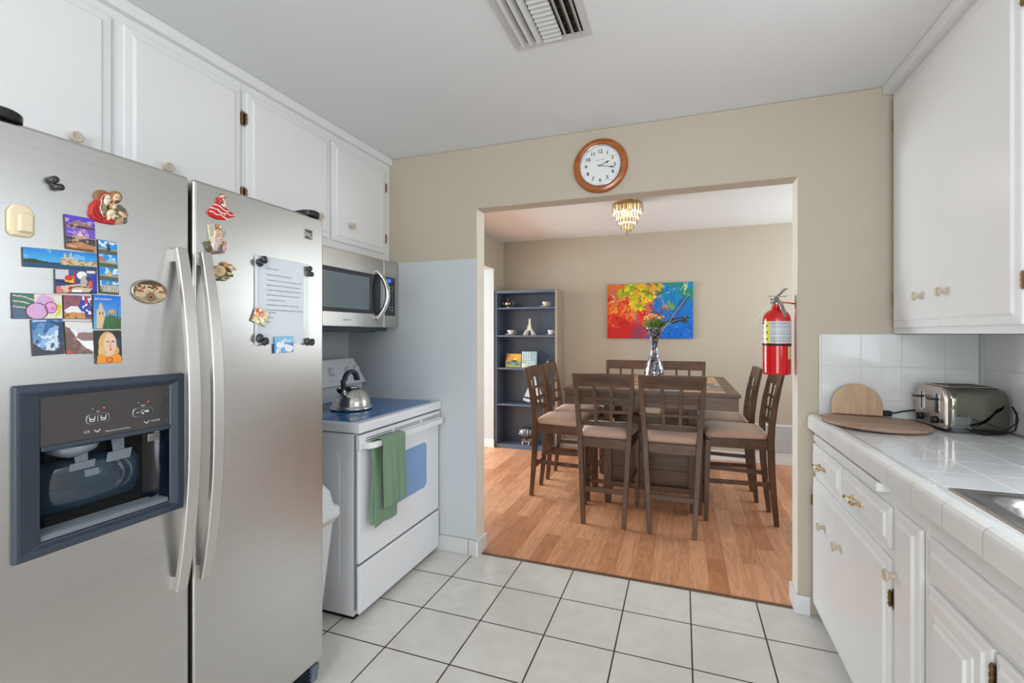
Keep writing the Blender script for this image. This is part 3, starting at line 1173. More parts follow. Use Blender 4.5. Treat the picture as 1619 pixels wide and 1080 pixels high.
# towel over the oven door handle (handle section x -1.356..-1.338, z .792-.822)
def towel_sheet(y0, y1, zlow, xo, back, shift, seed):
    rng = np.random.RandomState(seed)
    ph = rng.rand(4) * 6
    ny, nz = 26, 30
    rows = []
    for j in range(nz + 1):
        s = j / nz
        z = .826 - (.826 - zlow) * s
        row = []
        for i in range(ny + 1):
            u = i / ny
            y = y0 + (y1 - y0) * u + shift * s
            w = (.0035 * math.sin(u * 9 + ph[0] + s * 1.5) + .002 * math.sin(u * 21 + ph[1] - s * 3)) * min(1, s * 3)
            x = xo + w + (.004 * (1 - s) if not back else 0)
            row.append((x, y, z + .004 * math.sin(u * 7 + ph[2]) * (s > .98)))
        rows.append(row)
    return rows
t = thing('dish_towel', 'green terry towel folded over the oven door handle', 'towel', (-1.347, 1.95, .826), 0)
fr = towel_sheet(1.868, 2.052, .490, -1.329, False, .012, 3)
over = []
for a in range(1, 7):
    th = PI * a / 7
    over.append([(-1.347 + .0175 * math.cos(th), 1.868 + (2.052 - 1.868) * i / 26 - .03 * (a / 7), .824 + .009 * math.sin(th)) for i in range(27)])
bk = towel_sheet(1.838, 2.022, .412, -1.3775, True, .006, 8)
for r in bk:
    for i, p in enumerate(r):
        r[i] = (min(-1.366 if p[2] > .78 else -1.352 + 0, p[0]), p[1], p[2])
bk = [[(-1.3695 + (.0 if s < 6 else min(1, (s - 6) / 8) * .012) + .0015 * math.sin(i * .5 + s * .2), p[1], p[2]) for i, p in enumerate(r)] for s, r in enumerate(bk)]
m = MB()
m.loft(fr[::-1] + over + bk, 0, True, False, False)
m.build('towel_cloth', 'towel', t, solid=.007, recalc=False, sub=1)
m = MB()
side = [[(-1.362 + .004 * math.sin(j * .4), 1.822 + .016 * k + .004 * math.sin(j * .3 + k), .79 - .36 * j / 16) for k in range(3)] for j in range(17)]
m.loft(side, 0, True, False, False)
m.build('inner_fold', 'towel', t, solid=.006, recalc=False, sub=1)

# kettle
K = Vector((-1.690, 2.092, .9172))
t = thing('kettle', 'stainless steel whistling kettle with a black handle standing on the cooktop', 'kettle', K, math.radians(-84))
W = WM[t.name]
def kb(): 
    m = MB(); m.M = W.copy(); return m
m = kb()
m.lathe([(.104, 0), (.110, .003), (.1115, .010), (.108, .0165), (.1015, .020), (.1005, .030), (.0985, .044), (.093, .062), (.083, .081), (.069, .098), (.052, .110), (.040, .1155), (.034, .1165)], n=56)
m.build('kettle_body', 'steel_kettle', t)
m = kb(); m.lathe([(.105, -.0003), (.1085, .001), (.1095, .0035), (.1085, .0045)], n=48); m.build('base_ring', 'black_plastic', t)
m = kb(); m.lathe([(.034, .1155), (.0335, .120), (.026, .1235), (.0005, .125)], n=32)
m.build('lid', 'chrome', t)
m = kb(); m.tube([(.062, 0, .085), (.083, 0, .102), (.098, 0, .114)], [.020, .0165, .0155], 18)
sp = m.build('spout', 'chrome', t)
m = kb(); m.tube([(.094, 0, .111), (.098, 0, .1145), (.106, 0, .121), (.110, 0, .124)], [.0185, .020, .019, .012], 18)
m.build('whistle_cap', 'black_plastic', sp)
m = kb(); m.ball((.111, 0, .1255), .009, 10); m.build('whistle_knob', 'chrome', sp)
m = kb()
pts = []
for k in range(17):
    a = math.radians(-22 + k * 202 / 16)
    pts.append((.006 + .058 * math.cos(a) + (.012 if k < 3 else 0), 0, .152 + .052 * math.sin(a)))
m.tube([(.084, 0, .100)] + pts, [.010, .0115, .013] + [.0140] * 8 + [.0155] * 7, 14, sq=(.8, 1.15))
hd = m.build('handle', 'disp_frame', t)
m = kb(); m.tube([(.070, 0, .135), (.050, 0, .124), (.036, 0, .121)], .006, 8); m.build('handle_bracket', 'black_plastic', t)

# microwave
t = thing('microwave', 'stainless over-the-range microwave with a bowed handle, below the wall cabinet', 'microwave', (-1.88, 2.15, 1.352), 0)
MY0, MY1 = 1.770, 2.530
m = MB()
m.box(XL + .006, -1.712, MY0, MY1, 1.362, 1.772)
m.build('body', 'steel_mw', t, bevel=.003)
m = MB()
m.box(XL + .03, -1.735, MY0 + .02, MY1 - .05, 1.340, 1.362).box(-1.90, -1.745, 1.86, 2.38, 1.334, 1.342)
m.build('underside_vent', 'glass_smoke', t, bevel=.003)
m = MB()
m.box(-1.711, -1.690, MY0, 2.386, 1.364, 1.771)
dr = m.build('door', 'steel_mw', t, bevel=.004, seg=3)
m = MB()
m.box(-1.6905, -1.6885, MY0 + .03, 2.352, 1.440, 1.672)
g = m.build('door_glass', 'mw_glass', dr, bevel=.0008)
MB().box(-1.6886, -1.6878, 1.84, 2.245, 1.462, 1.648).build('window_mesh', 'mw_window', g)
m = MB()
pts = []
for k in range(15):
    s = -1 + 2 * k / 14
    pts.append((-1.688 + .052 * (1 - s * s) ** .8, 2.318 + .030 * (1 - s * s), 1.556 + s * .138))
m.tube([(-1.690, 2.318, 1.418 - .012)] + pts + [(-1.690, 2.318, 1.694 + .012)], .0135, 16, sq=(1, 1.25))
m.build('door_handle', 'chrome', dr)
m = MB()
m.text('SAMSUNG', .016, (-1.6898, 2.02, 1.395), (0, 1, 0), (0, 0, 1))
m.build('brand_lettering', 'mark_grey', dr)
m = MB()
m.box(-1.711, -1.690, 2.388, MY1, 1.364, 1.771)
cp = m.build('control_column', 'steel_mw', t, bevel=.004, seg=3)
m = MB()
m.box(-1.6905, -1.6885, 2.398, 2.502, 1.436, 1.672)
kp = m.build('keypad', 'mw_glass', cp, bevel=.0008)
MB().box(-1.6886, -1.6878, 2.418, 2.456, 1.640, 1.660).build('display', 'lcd_blue', kp)
m = MB()
rows = ['ABC', 'DEF', ' 1 4', ' 2 5', ' 3 6', ' 7 8', ' 9 0']
for j in range(9):
    z = 1.610 - j * .0175
    for i in range(3):
        if j > 1 and i == 0:
            continue
        y = 2.420 + i * .026
        if 2 <= j <= 6:
            m.text(str((j - 2) * 2 + i) if j < 6 else str(i - 1), .010, (-1.6881, y - .003, z - .003), (0, 1, 0), (0, 0, 1))
        else:
            m.box(-1.6884, -1.6880, y - .006, y + .005, z - .0022, z + .0022)
m.build('key_marks', 'print_white', kp)

# trash bin between fridge and stove
t = thing('trash_bin', 'white plastic swing-lid bin squeezed between the fridge and the stove', 'bin', (-1.62, 1.58, 0), 0)
def rr(x0, x1, y0, y1, z, r=.03):
    return rrect(x0, x1, y0, y1, r, z, 4)
m = MB()
m.loft([rr(-1.74, -1.528, 1.46, 1.695, .001), rr(-1.775, -1.472, 1.43, 1.718, .49), rr(-1.78, -1.466, 1.427, 1.722, .50)], 0, True)
m.build('bin_body', 'bin_white', t, bevel=.002)
MB().loft([rr(-1.779, -1.467, 1.4265, 1.7225, .482), rr(-1.781, -1.465, 1.425, 1.724, .497)], 0, True).build('bin_bag_edge', 'bin_film', t)
m = MB()
m.loft([rr(-1.788, -1.455, 1.420, 1.730, .500), rr(-1.792, -1.449, 1.416, 1.735, .512), rr(-1.790, -1.450, 1.418, 1.733, .545), rr(-1.775, -1.468, 1.43, 1.715, .560), rr(-1.765, -1.480, 1.44, 1.705, .62), rr(-1.74, -1.515, 1.46, 1.68, .675, .05), rr(-1.70, -1.56, 1.50, 1.64, .695, .05)], 0, True)
m.build('bin_lid', 'bin_white', t)


# ================================================================== FRIDGE
FX = -1.257
t = thing('refrigerator', 'stainless steel side-by-side fridge covered with magnets, nearest on the left', 'refrigerator', (-1.65, .94, 0), 0)
m = MB()
m.box(-2.04, -1.322, .492, 1.392, .03, 1.742)
m.build('cabinet_body', 'bookcase', t, bevel=.004)
m = MB()
m.box(-1.322, -1.312, .50, 1.385, .10, 1.735)
m.build('door_gasket', 'dark_gap', t)


def hole_slab(m, x0, x1, ys, zs):
    """slab with a rectangular hole in its middle cell, one closed shell"""
    vs = []
    for x in (x0, x1):
        for z in zs:
            for y in ys:
                vs.append((x, y, z))
    def I(s, j, i):
        return s * 16 + j * 4 + i
    fs = []
    for s in (0, 1):
        for j in range(3):
            for i in range(3):
                if i == 1 and j == 1:
                    continue
                q = [I(s, j, i), I(s, j, i + 1), I(s, j + 1, i + 1), I(s, j + 1, i)]
                fs.append(q if s else q[::-1])
    for i in range(3):
        fs.append([I(0, 0, i), I(0, 0, i + 1), I(1, 0, i + 1), I(1, 0, i)])
        fs.append([I(0, 3, i + 1), I(0, 3, i), I(1, 3, i), I(1, 3, i + 1)])
        fs.append([I(0, i + 1, 0), I(0, i, 0), I(1, i, 0), I(1, i + 1, 0)])
        fs.append([I(0, i, 3), I(0, i + 1, 3), I(1, i + 1, 3), I(1, i, 3)])
    fs.append([I(0, 1, 2), I(0, 1, 1), I(1, 1, 1), I(1, 1, 2)])
    fs.append([I(0, 2, 1), I(0, 2, 2), I(1, 2, 2), I(1, 2, 1)])
    fs.append([I(0, 1, 1), I(0, 2, 1), I(1, 2, 1), I(1, 1, 1)])
    fs.append([I(0, 2, 2), I(0, 1, 2), I(1, 1, 2), I(1, 2, 2)])
    m.add(vs, fs)
    return m


DY0, DY1, DZ0, DZ1 = .534, .876, .8625, 1.2225
IY0, IY1, IZ0, IZ1 = .580, .842, .889, 1.080
fl = hole_slab(MB(), -1.312, FX, [.489, .556, .852, .894], [.122, .880, 1.200, 1.752]).build('freezer_door', 'steel_door', t, bevel=.009, seg=3)
fr_ = MB().box(-1.312, FX, .905, 1.399, .122, 1.752).build('fridge_door', 'steel_door', t, bevel=.009, seg=3)


def fhandle(y, name):
    pts, ws = [], []
    for k in range(21):
        s = -1 + 2 * k / 20
        pts.append((FX + .010 + .050 * (1 - abs(s) ** 2.2), y, 1.101 + s * .452))
        ws.append(.034 - .004 * abs(s))
    m = MB()
    m.bar(pts, ws, .016, 0, (0, 1, 0))
    for s in (-1, 1):
        m.box(FX - .002, FX + .016, y - .013, y + .013, 1.101 + s * .432 - .018, 1.101 + s * .432 + .018)
    return m


fhandle(.8625, 0).build('handle', 'steel_handle', fl, bevel=.0035, seg=2)
fhandle(.930, 0).build('handle', 'steel_handle', fr_, bevel=.0035, seg=2)
# top hinge covers
for y in (.525, 1.352):
    m = MB()
    m.loft([[( -1.285 + .042 * math.cos(a) - (.05 if math.cos(a) < -.3 else 0), y + .036 * math.sin(a), z) for a in [2 * PI * k / 24 for k in range(24)]] for z in (1.7525, 1.768)]
           + [[(-1.287 + .036 * math.cos(a) - (.05 if math.cos(a) < -.3 else 0), y + .030 * math.sin(a), 1.773) for a in [2 * PI * k / 24 for k in range(24)]]], 0, False)
    m.build('hinge_cover', 'black_plastic', t, bevel=.002)
# toe grille
m = MB()
m.box(-1.36, -1.300, .50, 1.372, .008, .030)
m.prism([(-1.36, .03), (-1.293, .03), (-1.272, .045), (-1.262, .108), (-1.36, .108)], 'y', 1.352, 1.385)
m.box(-1.36, -1.320, .50, 1.352, .03, .108)
g = m.build('toe_grille', 'bookcase', t, bevel=.002)
m = MB()
for k in range(5):
    z = .036 + k * .0145
    m.hexa([(-1.315, .50, z), (-1.277, .50, z + .001), (-1.277, 1.352, z + .001), (-1.315, 1.352, z), (-1.315, .50, z + .008), (-1.268, .50, z + .008), (-1.268, 1.352, z + .008), (-1.315, 1.352, z + .008)])
m.build('grille_slat', 'grille_dark', g, bevel=.002)
# maker badge
m = MB()
m.box(FX + .0002, FX + .0022, 1.304, 1.342, 1.664, 1.699)
bd = m.build('badge', 'alu', fr_, bevel=.0008)
cv = Canvas(38, 36, (70, 68, 64))
cv.line([(.0, .66), (.35, .60), (.95, .62)], .035, (225, 225, 225)).line([(.0, .30), (.3, .42), (.6, .44), (.98, .24)], .03, (225, 225, 225)).line([(0, .46), (.3, .40), (.98, .08)], .03, (225, 225, 225))
MB().canvas(cv, (FX + .0024, 1.307, 1.666), (0, .033, 0), (0, 0, .031)).build('badge_print', 'printed', bd)
# dispenser
xf = FX + .011
m = MB()
def yz(x, y0, y1, z0, z1):
    return [(x, y0, z0), (x, y1, z0), (x, y1, z1), (x, y0, z1)]
rings = [yz(FX + .0002, DY0, DY1, DZ0, DZ1), yz(xf, DY0 + .002, DY1 - .002, DZ0 + .002, DZ1 - .002), yz(xf + .001, DY0 + .018, DY1 - .018, DZ0 + .016, DZ1 - .016), yz(FX + .001, IY0 - .002, IY1 + .002, IZ0 - .004, 1.196), yz(FX - .0015, IY0, IY1, IZ0 + .0, 1.194)]
m.loft(rings, 0, False, False)
df = m.build('dispenser_frame', 'disp_frame', fl, bevel=.004, seg=3, recalc=False)
m = MB()
m.box(FX - .012, FX - .001, IY0, IY1, 1.088, 1.194)
cpn = m.build('control_panel', 'disp_panel', df, bevel=.001)
MB().box(FX - .012, FX + .003, IY0 + .001, IY1 - .001, 1.0785, 1.0895).build('panel_lip', 'disp_frame', df, bevel=.003)
px = FX - .0008
for cy in (.682, .777):
    m = MB()
    ring = []
    for s in (1.0, .88):
        ring.append([(px + (.0006 if s == 1 else .0016), cy + .0235 * s * math.copysign(abs(math.cos(a)) ** .45, math.cos(a)), 1.133 + .0115 * s * math.copysign(abs(math.sin(a)) ** .6, math.sin(a))) for a in [2 * PI * k / 28 for k in range(28)]])
    m.loft(ring, 0, True, False)
    m.build('button_ring', 'alu', cpn)
for cy in (.682, .777):
    m = MB()
    m.prism([(cy + .0195 * math.copysign(abs(math.cos(a)) ** .45, math.cos(a)), 1.133 + .0092 * math.copysign(abs(math.sin(a)) ** .6, math.sin(a))) for a in [2 * PI * k / 24 for k in range(24)]], 'x', px + .0002, px + .0010)
    m.build('button', 'disp_panel', cpn)
m = MB()
def pt(s, size, y, z, al='LEFT'):
    m.text(s, size, (px + .0012, y, z), (0, 1, 0), (0, 0, 1), 0, None, al)
pt('Ice', .0055, .682, 1.1475, 'CENTER')
pt('Light', .0055, .777, 1.1475, 'CENTER')
pt('ICE', .0075, .655, 1.1035)
pt('WATER', .0065, .795, 1.1050)
pt('Filtered Ice and Water', .0056, .697, 1.0985)
for cy, cz in ((.681, 1.1065), (.786, 1.1075)):
    q = MB()
    q.prism([(cy - .006, cz), (cy, cz - .0055), (cy + .006, cz), (cy + .006, cz + .0018), (cy, cz - .0035), (cy - .006, cz + .0018)], 'x', px, px + .0012)
    q.build('arrow_mark', 'print_white', cpn)
for cy in (.671, .693):
    q = MB()
    q.prism([(cy - .006, 1.139), (cy - .0045, 1.127), (cy + .0045, 1.127), (cy + .006, 1.139), (cy + .0045, 1.139), (cy + .0035, 1.1285), (cy - .0035, 1.1285), (cy - .0045, 1.139)], 'x', px + .001, px + .0014)
    for w in (-.0018, .0018):
        q.box(px + .001, px + .0014, cy + w - .0013, cy + w + .0013, 1.131, 1.1336)
    q.build('glass_icon', 'print_white', cpn)
q = MB()
q.lathe([(.0042, 0), (.0042, .0004), (.0034, .0004), (.0034, 0)], (px + .001, .777, 1.1345), 16, 0, 'x', cap=False)
q.box(px + .001, px + .0014, .775, .779, 1.1275, 1.1305)
q.box(px + .001, px + .0014, .762, .769, 1.132, 1.1335)
q.ball((px + .001, .787, 1.1335), (.0005, .0045, .0028), 8)
q.build('lamp_icon', 'print_white', cpn)
m.box(px + .001, px + .0014, .6815, .6822, 1.126, 1.140)
m.ball((px + .001, .672, 1.1558), .0011, 6)
m.ball((px + .001, .767, 1.1572), .0011, 6)
for q in range(6):
    m.ball((px + .0008, .8385 - .004 * (q % 2), 1.188 - q * .017), .0007, 5)
m.build('panel_print', 'print_white', cpn)
m = MB()
m.ball((px + .001, .694, 1.1558), .0014, 6)
m.ball((px + .001, .789, 1.1572), .0014, 6)
m.build('indicator_light', 'led_red', cpn)
# recess: open box with a curved glossy back
m = MB()
xs = []
for k in range(13):
    a = -PI / 2 + PI * k / 12
    xs.append((IY0 - .001 + (IY1 - IY0 + .002) * k / 12, FX - .035 - .052 * math.cos(a)))
lay = [[(x, y, z) for y, x in xs] for z in (1.0785, .8885)]
m.loft([[(FX - .002, IY0 - .001, 1.0785)] + lay[0] + [(FX - .002, IY1 + .001, 1.0785)], [(FX - .002, IY0 - .001, .8885)] + lay[1] + [(FX - .002, IY1 + .001, .8885)]], 0, True, False, False)
for z in (1.0785, .8885):
    n = len(m.v)
    pl = [(FX - .002, IY0 - .001, z)] + [(x, y, z) for y, x in xs] + [(FX - .002, IY1 + .001, z)]
    m.add(pl, [tuple(range(len(pl)))])
m.build('recess', 'disp_recess', df, recalc=False)
# curved smoke-blue housing inside
m = MB()
rg = []
for k in range(11):
    a = PI * k / 10
    rg.append((FX - .062 + .040 * math.sin(a), .985 + .062 * math.cos(a)))
m.loft([[(x, .583, z) for x, z in rg], [(x, .775, z) for x, z in rg], [(FX - .062 + (x - FX + .062) * .6, .795, .985 + (z - .985) * .8) for x, z in rg]], 0, True, True, True)
m.build('water_housing', 'glass_smoke', df)
m = MB()
m.prism([(FX - .070, IZ0 + .001), (FX - .004, IZ0 + .001), (FX - .004, IZ0 + .012), (FX - .070, IZ0 + .006)], 'y', IY0 + .002, IY1 - .002)
for k in range(5):
    m.box(FX - .064 + k * .013, FX - .061 + k * .013, IY0 + .004, IY1 - .004, IZ0 + .008, IZ0 + .014)
m.build('drip_tray', 'disp_grey', df)
m = MB()
m.lathe([(.050, 0), (.044, -.014), (.022, -.026), (.012, -.030)], (FX - .045, .655, 1.0775), 24)
m.build('ice_chute', 'disp_grey', df)
for cy, cz, ww in ((.670, 1.022, .028), (.745, 1.032, .030)):
    m = MB()
    m.hexa([(FX - .030, cy - ww, cz - .016), (FX - .034, cy - ww, cz - .016), (FX - .034, cy + ww * .75, cz - .012), (FX - .030, cy + ww * .75, cz - .012),
            (FX - .026, cy - ww * .92, cz + .012), (FX - .030, cy - ww * .92, cz + .012), (FX - .030, cy + ww * .82, cz + .014), (FX - .026, cy + ww * .82, cz + .014)])
    m.hexa([(FX - .030, cy - .014, cz + .010), (FX - .035, cy - .014, cz + .010), (FX - .035, cy + .010, cz + .010), (FX - .030, cy + .010, cz + .010),
            (FX - .036, cy - .016, cz + .048), (FX - .041, cy - .016, cz + .048), (FX - .041, cy + .012, cz + .048), (FX - .036, cy + .012, cz + .048)])
    m.build('paddle', 'disp_grey', df, bevel=.0015)
m = MB()
m.box(FX - .020, FX - .017, .800, .828, 1.052, 1.072)
pl = m.build('recess_label', 'alu', df, bevel=.001)
m = MB()
m.text('LIGHT BULB 10 W', .0034, (FX - .0168, .8015, 1.061), (0, 1, 0), (0, 0, 1))
m.build('label_print', 'print_black', pl)

# ------------------------------------------------------------------ magnets
MG = 'picture magnets on the left fridge door'
def magnet(name, label, cat, cv, O, U, V, th=.004, group=MG, edge=(60, 60, 64), base='printed'):
    """flat printed magnet: O lower-left corner, U right, V up, all in the door plane"""
    O, U, V = Vector(O), Vector(U), Vector(V)
    N = Vector((1, 0, 0))
    c = O + U * .5 + V * .5
    t = thing(name, label, cat, (FX + .0006, c.y, c.z), 0, group)
    m = MB()
    b = [O, O + U, O + U + V, O + V]
    m.hexa([p + N * .0005 for p in b] + [p + N * th for p in b], 0, C(*edge))
    m.build('backing', 'printed', t, bevel=.0012)
    u, v = U.normalized() * .0008, V.normalized() * .0008
    m = MB()
    m.canvas(cv, O + u + v + N * (th + .0003), U - 2 * u, V - 2 * v)
    m.build('picture', 'printed', t)
    return t


def quad(c, al=None):
    # corner list TL, TR, BR, BL in (y, z) -> O, U, V
    tl, tr, br, bl = [np.array(p) for p in c]
    O = bl
    U = ((tr - tl) + (br - bl)) / 2
    V = ((tl - bl) + (tr - br)) / 2
    return (FX, O[0], O[1]), (0, U[0], U[1]), (0, V[0], V[1])


rg = np.random.RandomState(11)
# night views, three stacked pictures
cv = Canvas(40, 54, (70, 60, 190), (40, 30, 60))
cv.rect(0, .667, 1, 1, (86, 66, 200)).poly([(0, .70), (.2, .80), (.45, .90), (.6, .84), (.8, .80), (1, .74), (1, .667), (0, .667)], (150, 110, 120)).rect(0, .667, 1, .72, (70, 50, 40))
cv.rect(0, .345, 1, .66, (110, 80, 200)).poly([(.35, .40), (.48, .60), (.61, .40)], (220, 180, 200)).rect(0, .345, 1, .40, (60, 45, 90)).rect(0, .37, 1, .385, (200, 170, 190))
cv.rect(0, 0, 1, .335, (75, 62, 70)).poly([(0, .05), (0, .14), (.3, .2), (.5, .26), (.7, .2), (1, .17), (1, .05)], (186, 130, 90)).rect(0, 0, 1, .05, (120, 80, 50)).rect(0, .333, 1, .345, (30, 25, 40)).rect(0, .66, 1, .667, (30, 25, 40))
cv.mask((fbm(40, 54, 12, .7, rg) > .60) & (cv.V < .9), (240, 200, 150), .5)
magnet('fridge_magnet', 'tall magnet with three purple night views stacked, top of the picture magnets', 'magnet', cv, *quad([(.618, 1.5865), (.674, 1.5865), (.677, 1.512), (.621, 1.511)]))
# river panorama
cv = Canvas(90, 30, (20, 130, 215), (90, 190, 235))
cv.mask((fbm(90, 30, 3, 3, rg) > .60) & (cv.V > .5), (150, 210, 240), .5)
cv.rect(0, 0, 1, .26, (30, 85, 125)).poly([(0, .26), (0, .40), (.12, .44), (.25, .34), (.35, .30), (.5, .32), (1, .3), (1, .2), (0, .2)], (45, 60, 40))
cv.poly([(.48, .28), (.48, .55), (.52, .62), (.53, .88), (.55, .88), (.56, .62), (.60, .66), (.61, .92), (.63, .92), (.64, .60), (.70, .55), (.74, .45), (1, .50), (1, .2), (.48, .2)], (206, 186, 150))
cv.mask((fbm(90, 30, 10, 3, rg) > .55) & (cv.U > .48) & (cv.V < .55) & (cv.V > .2), (120, 100, 80), .7).poly([(0, .0), (0, .14), (.5, .22), (1, .16), (1, 0)], (30, 70, 110), .6)
magnet('fridge_magnet', 'wide magnet with a cathedral by a blue river', 'magnet', cv, *quad([(.550, 1.503), (.678, 1.510), (.679, 1.4705), (.551, 1.463)]))
# four blue views
cv = Canvas(28, 80, (25, 140, 220), (90, 190, 230))
for k in range(4):
    b = k * .25
    cv.rect(0, b + .09, 1, b + .25, (30, 145, 222)).rect(0, b, 1, b + .07, (90, 95, 80)).rect(0, b + .07, 1, b + .10, (170, 160, 130))
    cv.mask((fbm(28, 80, 14, .35, rg) > .58) & (cv.V > b + .13) & (cv.V < b + .24), (235, 242, 250), .8)
cv.poly([(.42, .83), (.52, .975), (.56, .975), (.66, .83)], (50, 60, 70)).poly([(.3, .60), (.62, .69), (.98, .60)], (150, 190, 205)).poly([(0, .60), (.0, .70), (.2, .70), (.3, .64), (.4, .60)], (170, 120, 110))
cv.poly([(.35, .34), (.45, .42), (.52, .46), (.6, .42), (.7, .34)], (200, 175, 120)).rect(.1, .04, .95, .16, (205, 200, 180)).rect(.1, .15, .95, .17, (140, 140, 130))
for k in range(8):
    cv.rect(.15 + k * .1, .05, .18 + k * .1, .14, (90, 90, 90))
magnet('fridge_magnet', 'narrow tall magnet with four small blue city views', 'magnet', cv, *quad([(.6795, 1.541), (.7185, 1.542), (.723, 1.417), (.684, 1.4195)]))
# abstract still life in flat shapes (plain stand-in)
cv = Canvas(66, 44, (60, 90, 160), (40, 40, 90))
cv.rect(0, .6, .3, 1, (200, 205, 215)).rect(.02, 0, .28, .3, (214, 120, 120)).ell(.33, .58, .12, .18, (226, 190, 70)).ell(.31, .66, .10, .12, (206, 50, 40)).ell(.62, .78, .12, .18, (240, 238, 235)).ell(.67, .5, .09, .16, (238, 236, 230)).ell(.72, .5, .14, .30, (70, 30, 60), .5)
cv.poly([(.1, .3), (.6, .42), (.9, .25), (.8, .05), (.2, .05)], (214, 186, 160)).rect(.38, .04, .62, .17, (245, 245, 245)).rect(.30, .02, .38, .3, (226, 90, 50)).ell(.84, .42, .07, .14, (226, 84, 50)).rect(.88, .1, 1, .95, (50, 60, 170)).rect(.74, .88, .95, 1, (228, 222, 208)).rect(.42, .4, .47, .9, (190, 40, 40)).line([(.0, .55), (.25, .45), (.4, .4)], .03, (20, 20, 40)).line([(.3, .2), (.5, .3), (.85, .25)], .02, (20, 20, 40))
magnet('fridge_magnet', 'magnet with a busy red, white and blue abstract pattern below the river panorama', 'magnet', cv, *quad([(.6015, 1.4645), (.6785, 1.4700), (.679, 1.4175), (.6025, 1.4125)]))
# pink curved figure (generic)
cv = Canvas(76, 48, (225, 218, 206))
cv.rect(0, 0, .42, 1, (60, 120, 105)).poly([(0, 0), (0, .6), (.15, .5), (.3, .1), (.3, 0)], (80, 105, 130))
for k in range(3):
    cv.line([(0, .82 - .22 * k + .1), (.22, .88 - .22 * k), (.48, .70 - .22 * k)], .02, (235, 195, 190), 1.6)
cv.ell(.47, .30, .22, .34, (214, 166, 206)).ell(.66, .66, .19, .30, (214, 160, 208)).poly([(.48, .85), (.56, .97), (.66, .97), (.62, .5), (.5, .1), (.42, .3)], (208, 170, 214)).ell(.76, .46, .12, .22, (226, 160, 210)).ell(.80, .42, .05, .09, (222, 120, 190))
cv.poly([(.86, .60), (.93, .64), (1, .5), (.95, .2), (.86, .05), (.84, .1), (.92, .35)], (212, 200, 40)).ring(.47, .30, .22, .34, .05, (60, 40, 70)).ring(.76, .46, .125, .23, .06, (60, 40, 70))
magnet('fridge_magnet', 'wide magnet with a curvy pink shape on green, leftmost of the picture magnets', 'magnet', cv, *quad([(.5335, 1.4085), (.6145, 1.4105), (.6155, 1.3585), (.535, 1.3565)]))
# red and blue rocks
cv = Canvas(50, 46, (140, 80, 95), (180, 110, 80))
cv.mask(fbm(50, 46, 6, 1, rg) > .5, (110, 80, 120), .7).poly([(.0, .35), (.25, .55), (.5, .55), (.75, .25), (.5, .2), (.1, .2)], (235, 232, 230)).poly([(.5, .52), (.65, .95), (.85, .9), (1, .5), (1, .1), (.8, .05)], (40, 70, 170))
cv.speck([(215, 50, 45), (240, 240, 240)], 8, .6, rg, (.65, .2, 1, 1)).poly([(0, .0), (0, .2), (.3, .28), (.7, .25), (.8, .0)], (206, 150, 90)).mask((fbm(50, 46, 9, 1, rg) > .58) & (cv.V < .25), (120, 60, 40), .7)
magnet('fridge_magnet', 'magnet with dark red rock and a blue patterned edge, in the middle of the group', 'magnet', cv, *quad([(.616, 1.4105), (.668, 1.4115), (.669, 1.3600), (.617, 1.3588)]))
# Jerusalem
cv = Canvas(46, 62, (20, 110, 215), (110, 180, 235))
cv.poly([(.1, 0), (.1, .36), (.12, .55), (.18, .57), (.2, .70), (.26, .80), (.32, .70), (.36, .57), (.40, .55), (.42, .3), (.42, 0)], (214, 190, 150)).rect(.2, .42, .25, .5, (110, 90, 70)).rect(.3, .42, .34, .5, (110, 90, 70))
cv.ell(.66, .50, .13, .09, (224, 160, 60)).rect(.53, .38, .79, .48, (120, 150, 160)).poly([(.3, 0), (.4, .35), (.6, .42), (.9, .36), (1, .1), (1, 0)], (70, 110, 80))
for a, b in ((.45, .25), (.6, .3), (.75, .4), (.88, .75), (.97, .55)):
    cv.poly([(a - .07, 0), (a, b), (a + .05, 0)], (60, 100, 55))
tj = magnet('fridge_magnet', 'tall magnet with a stone tower, a gold dome and the word Jerusalem on blue sky', 'magnet', cv, *quad([(.670, 1.4165), (.7265, 1.4155), (.7275, 1.3385), (.671, 1.338)]))
m = MB()
m.text('Jerusalem', .0085, (FX + .0046, .6735, 1.4045), (0, 1, 0), (0, 0, 1))
m.build('lettering', 'print_white', tj)
# blue wave
cv = Canvas(48, 62, (60, 110, 165), (60, 70, 100))
cv.mask(fbm(48, 62, 5, .8, rg) > .52, (110, 160, 205), .8).poly([(.15, .25), (.55, .75), (.9, .85), (.75, .45), (.5, .2)], (150, 185, 230), .9).mask((fbm(48, 62, 8, .8, rg) > .55) & (cv.U > .1) & (cv.V < .7), (235, 242, 250), .75)
cv.poly([(0, 0), (0, .35), (.3, .15), (.7, .1), (1, .3), (1, 0)], (70, 68, 80)).poly([(.5, .98), (1, .9), (1, .4), (.8, .3), (.85, .8)], (40, 55, 80), .85).rect(.04, .955, .45, .985, (230, 235, 240), .8)
magnet('fridge_magnet', 'magnet showing a deep blue breaking wave, bottom left of the group', 'magnet', cv, *quad([(.563, 1.3562), (.6155, 1.3585), (.6185, 1.2835), (.5665, 1.2805)]))
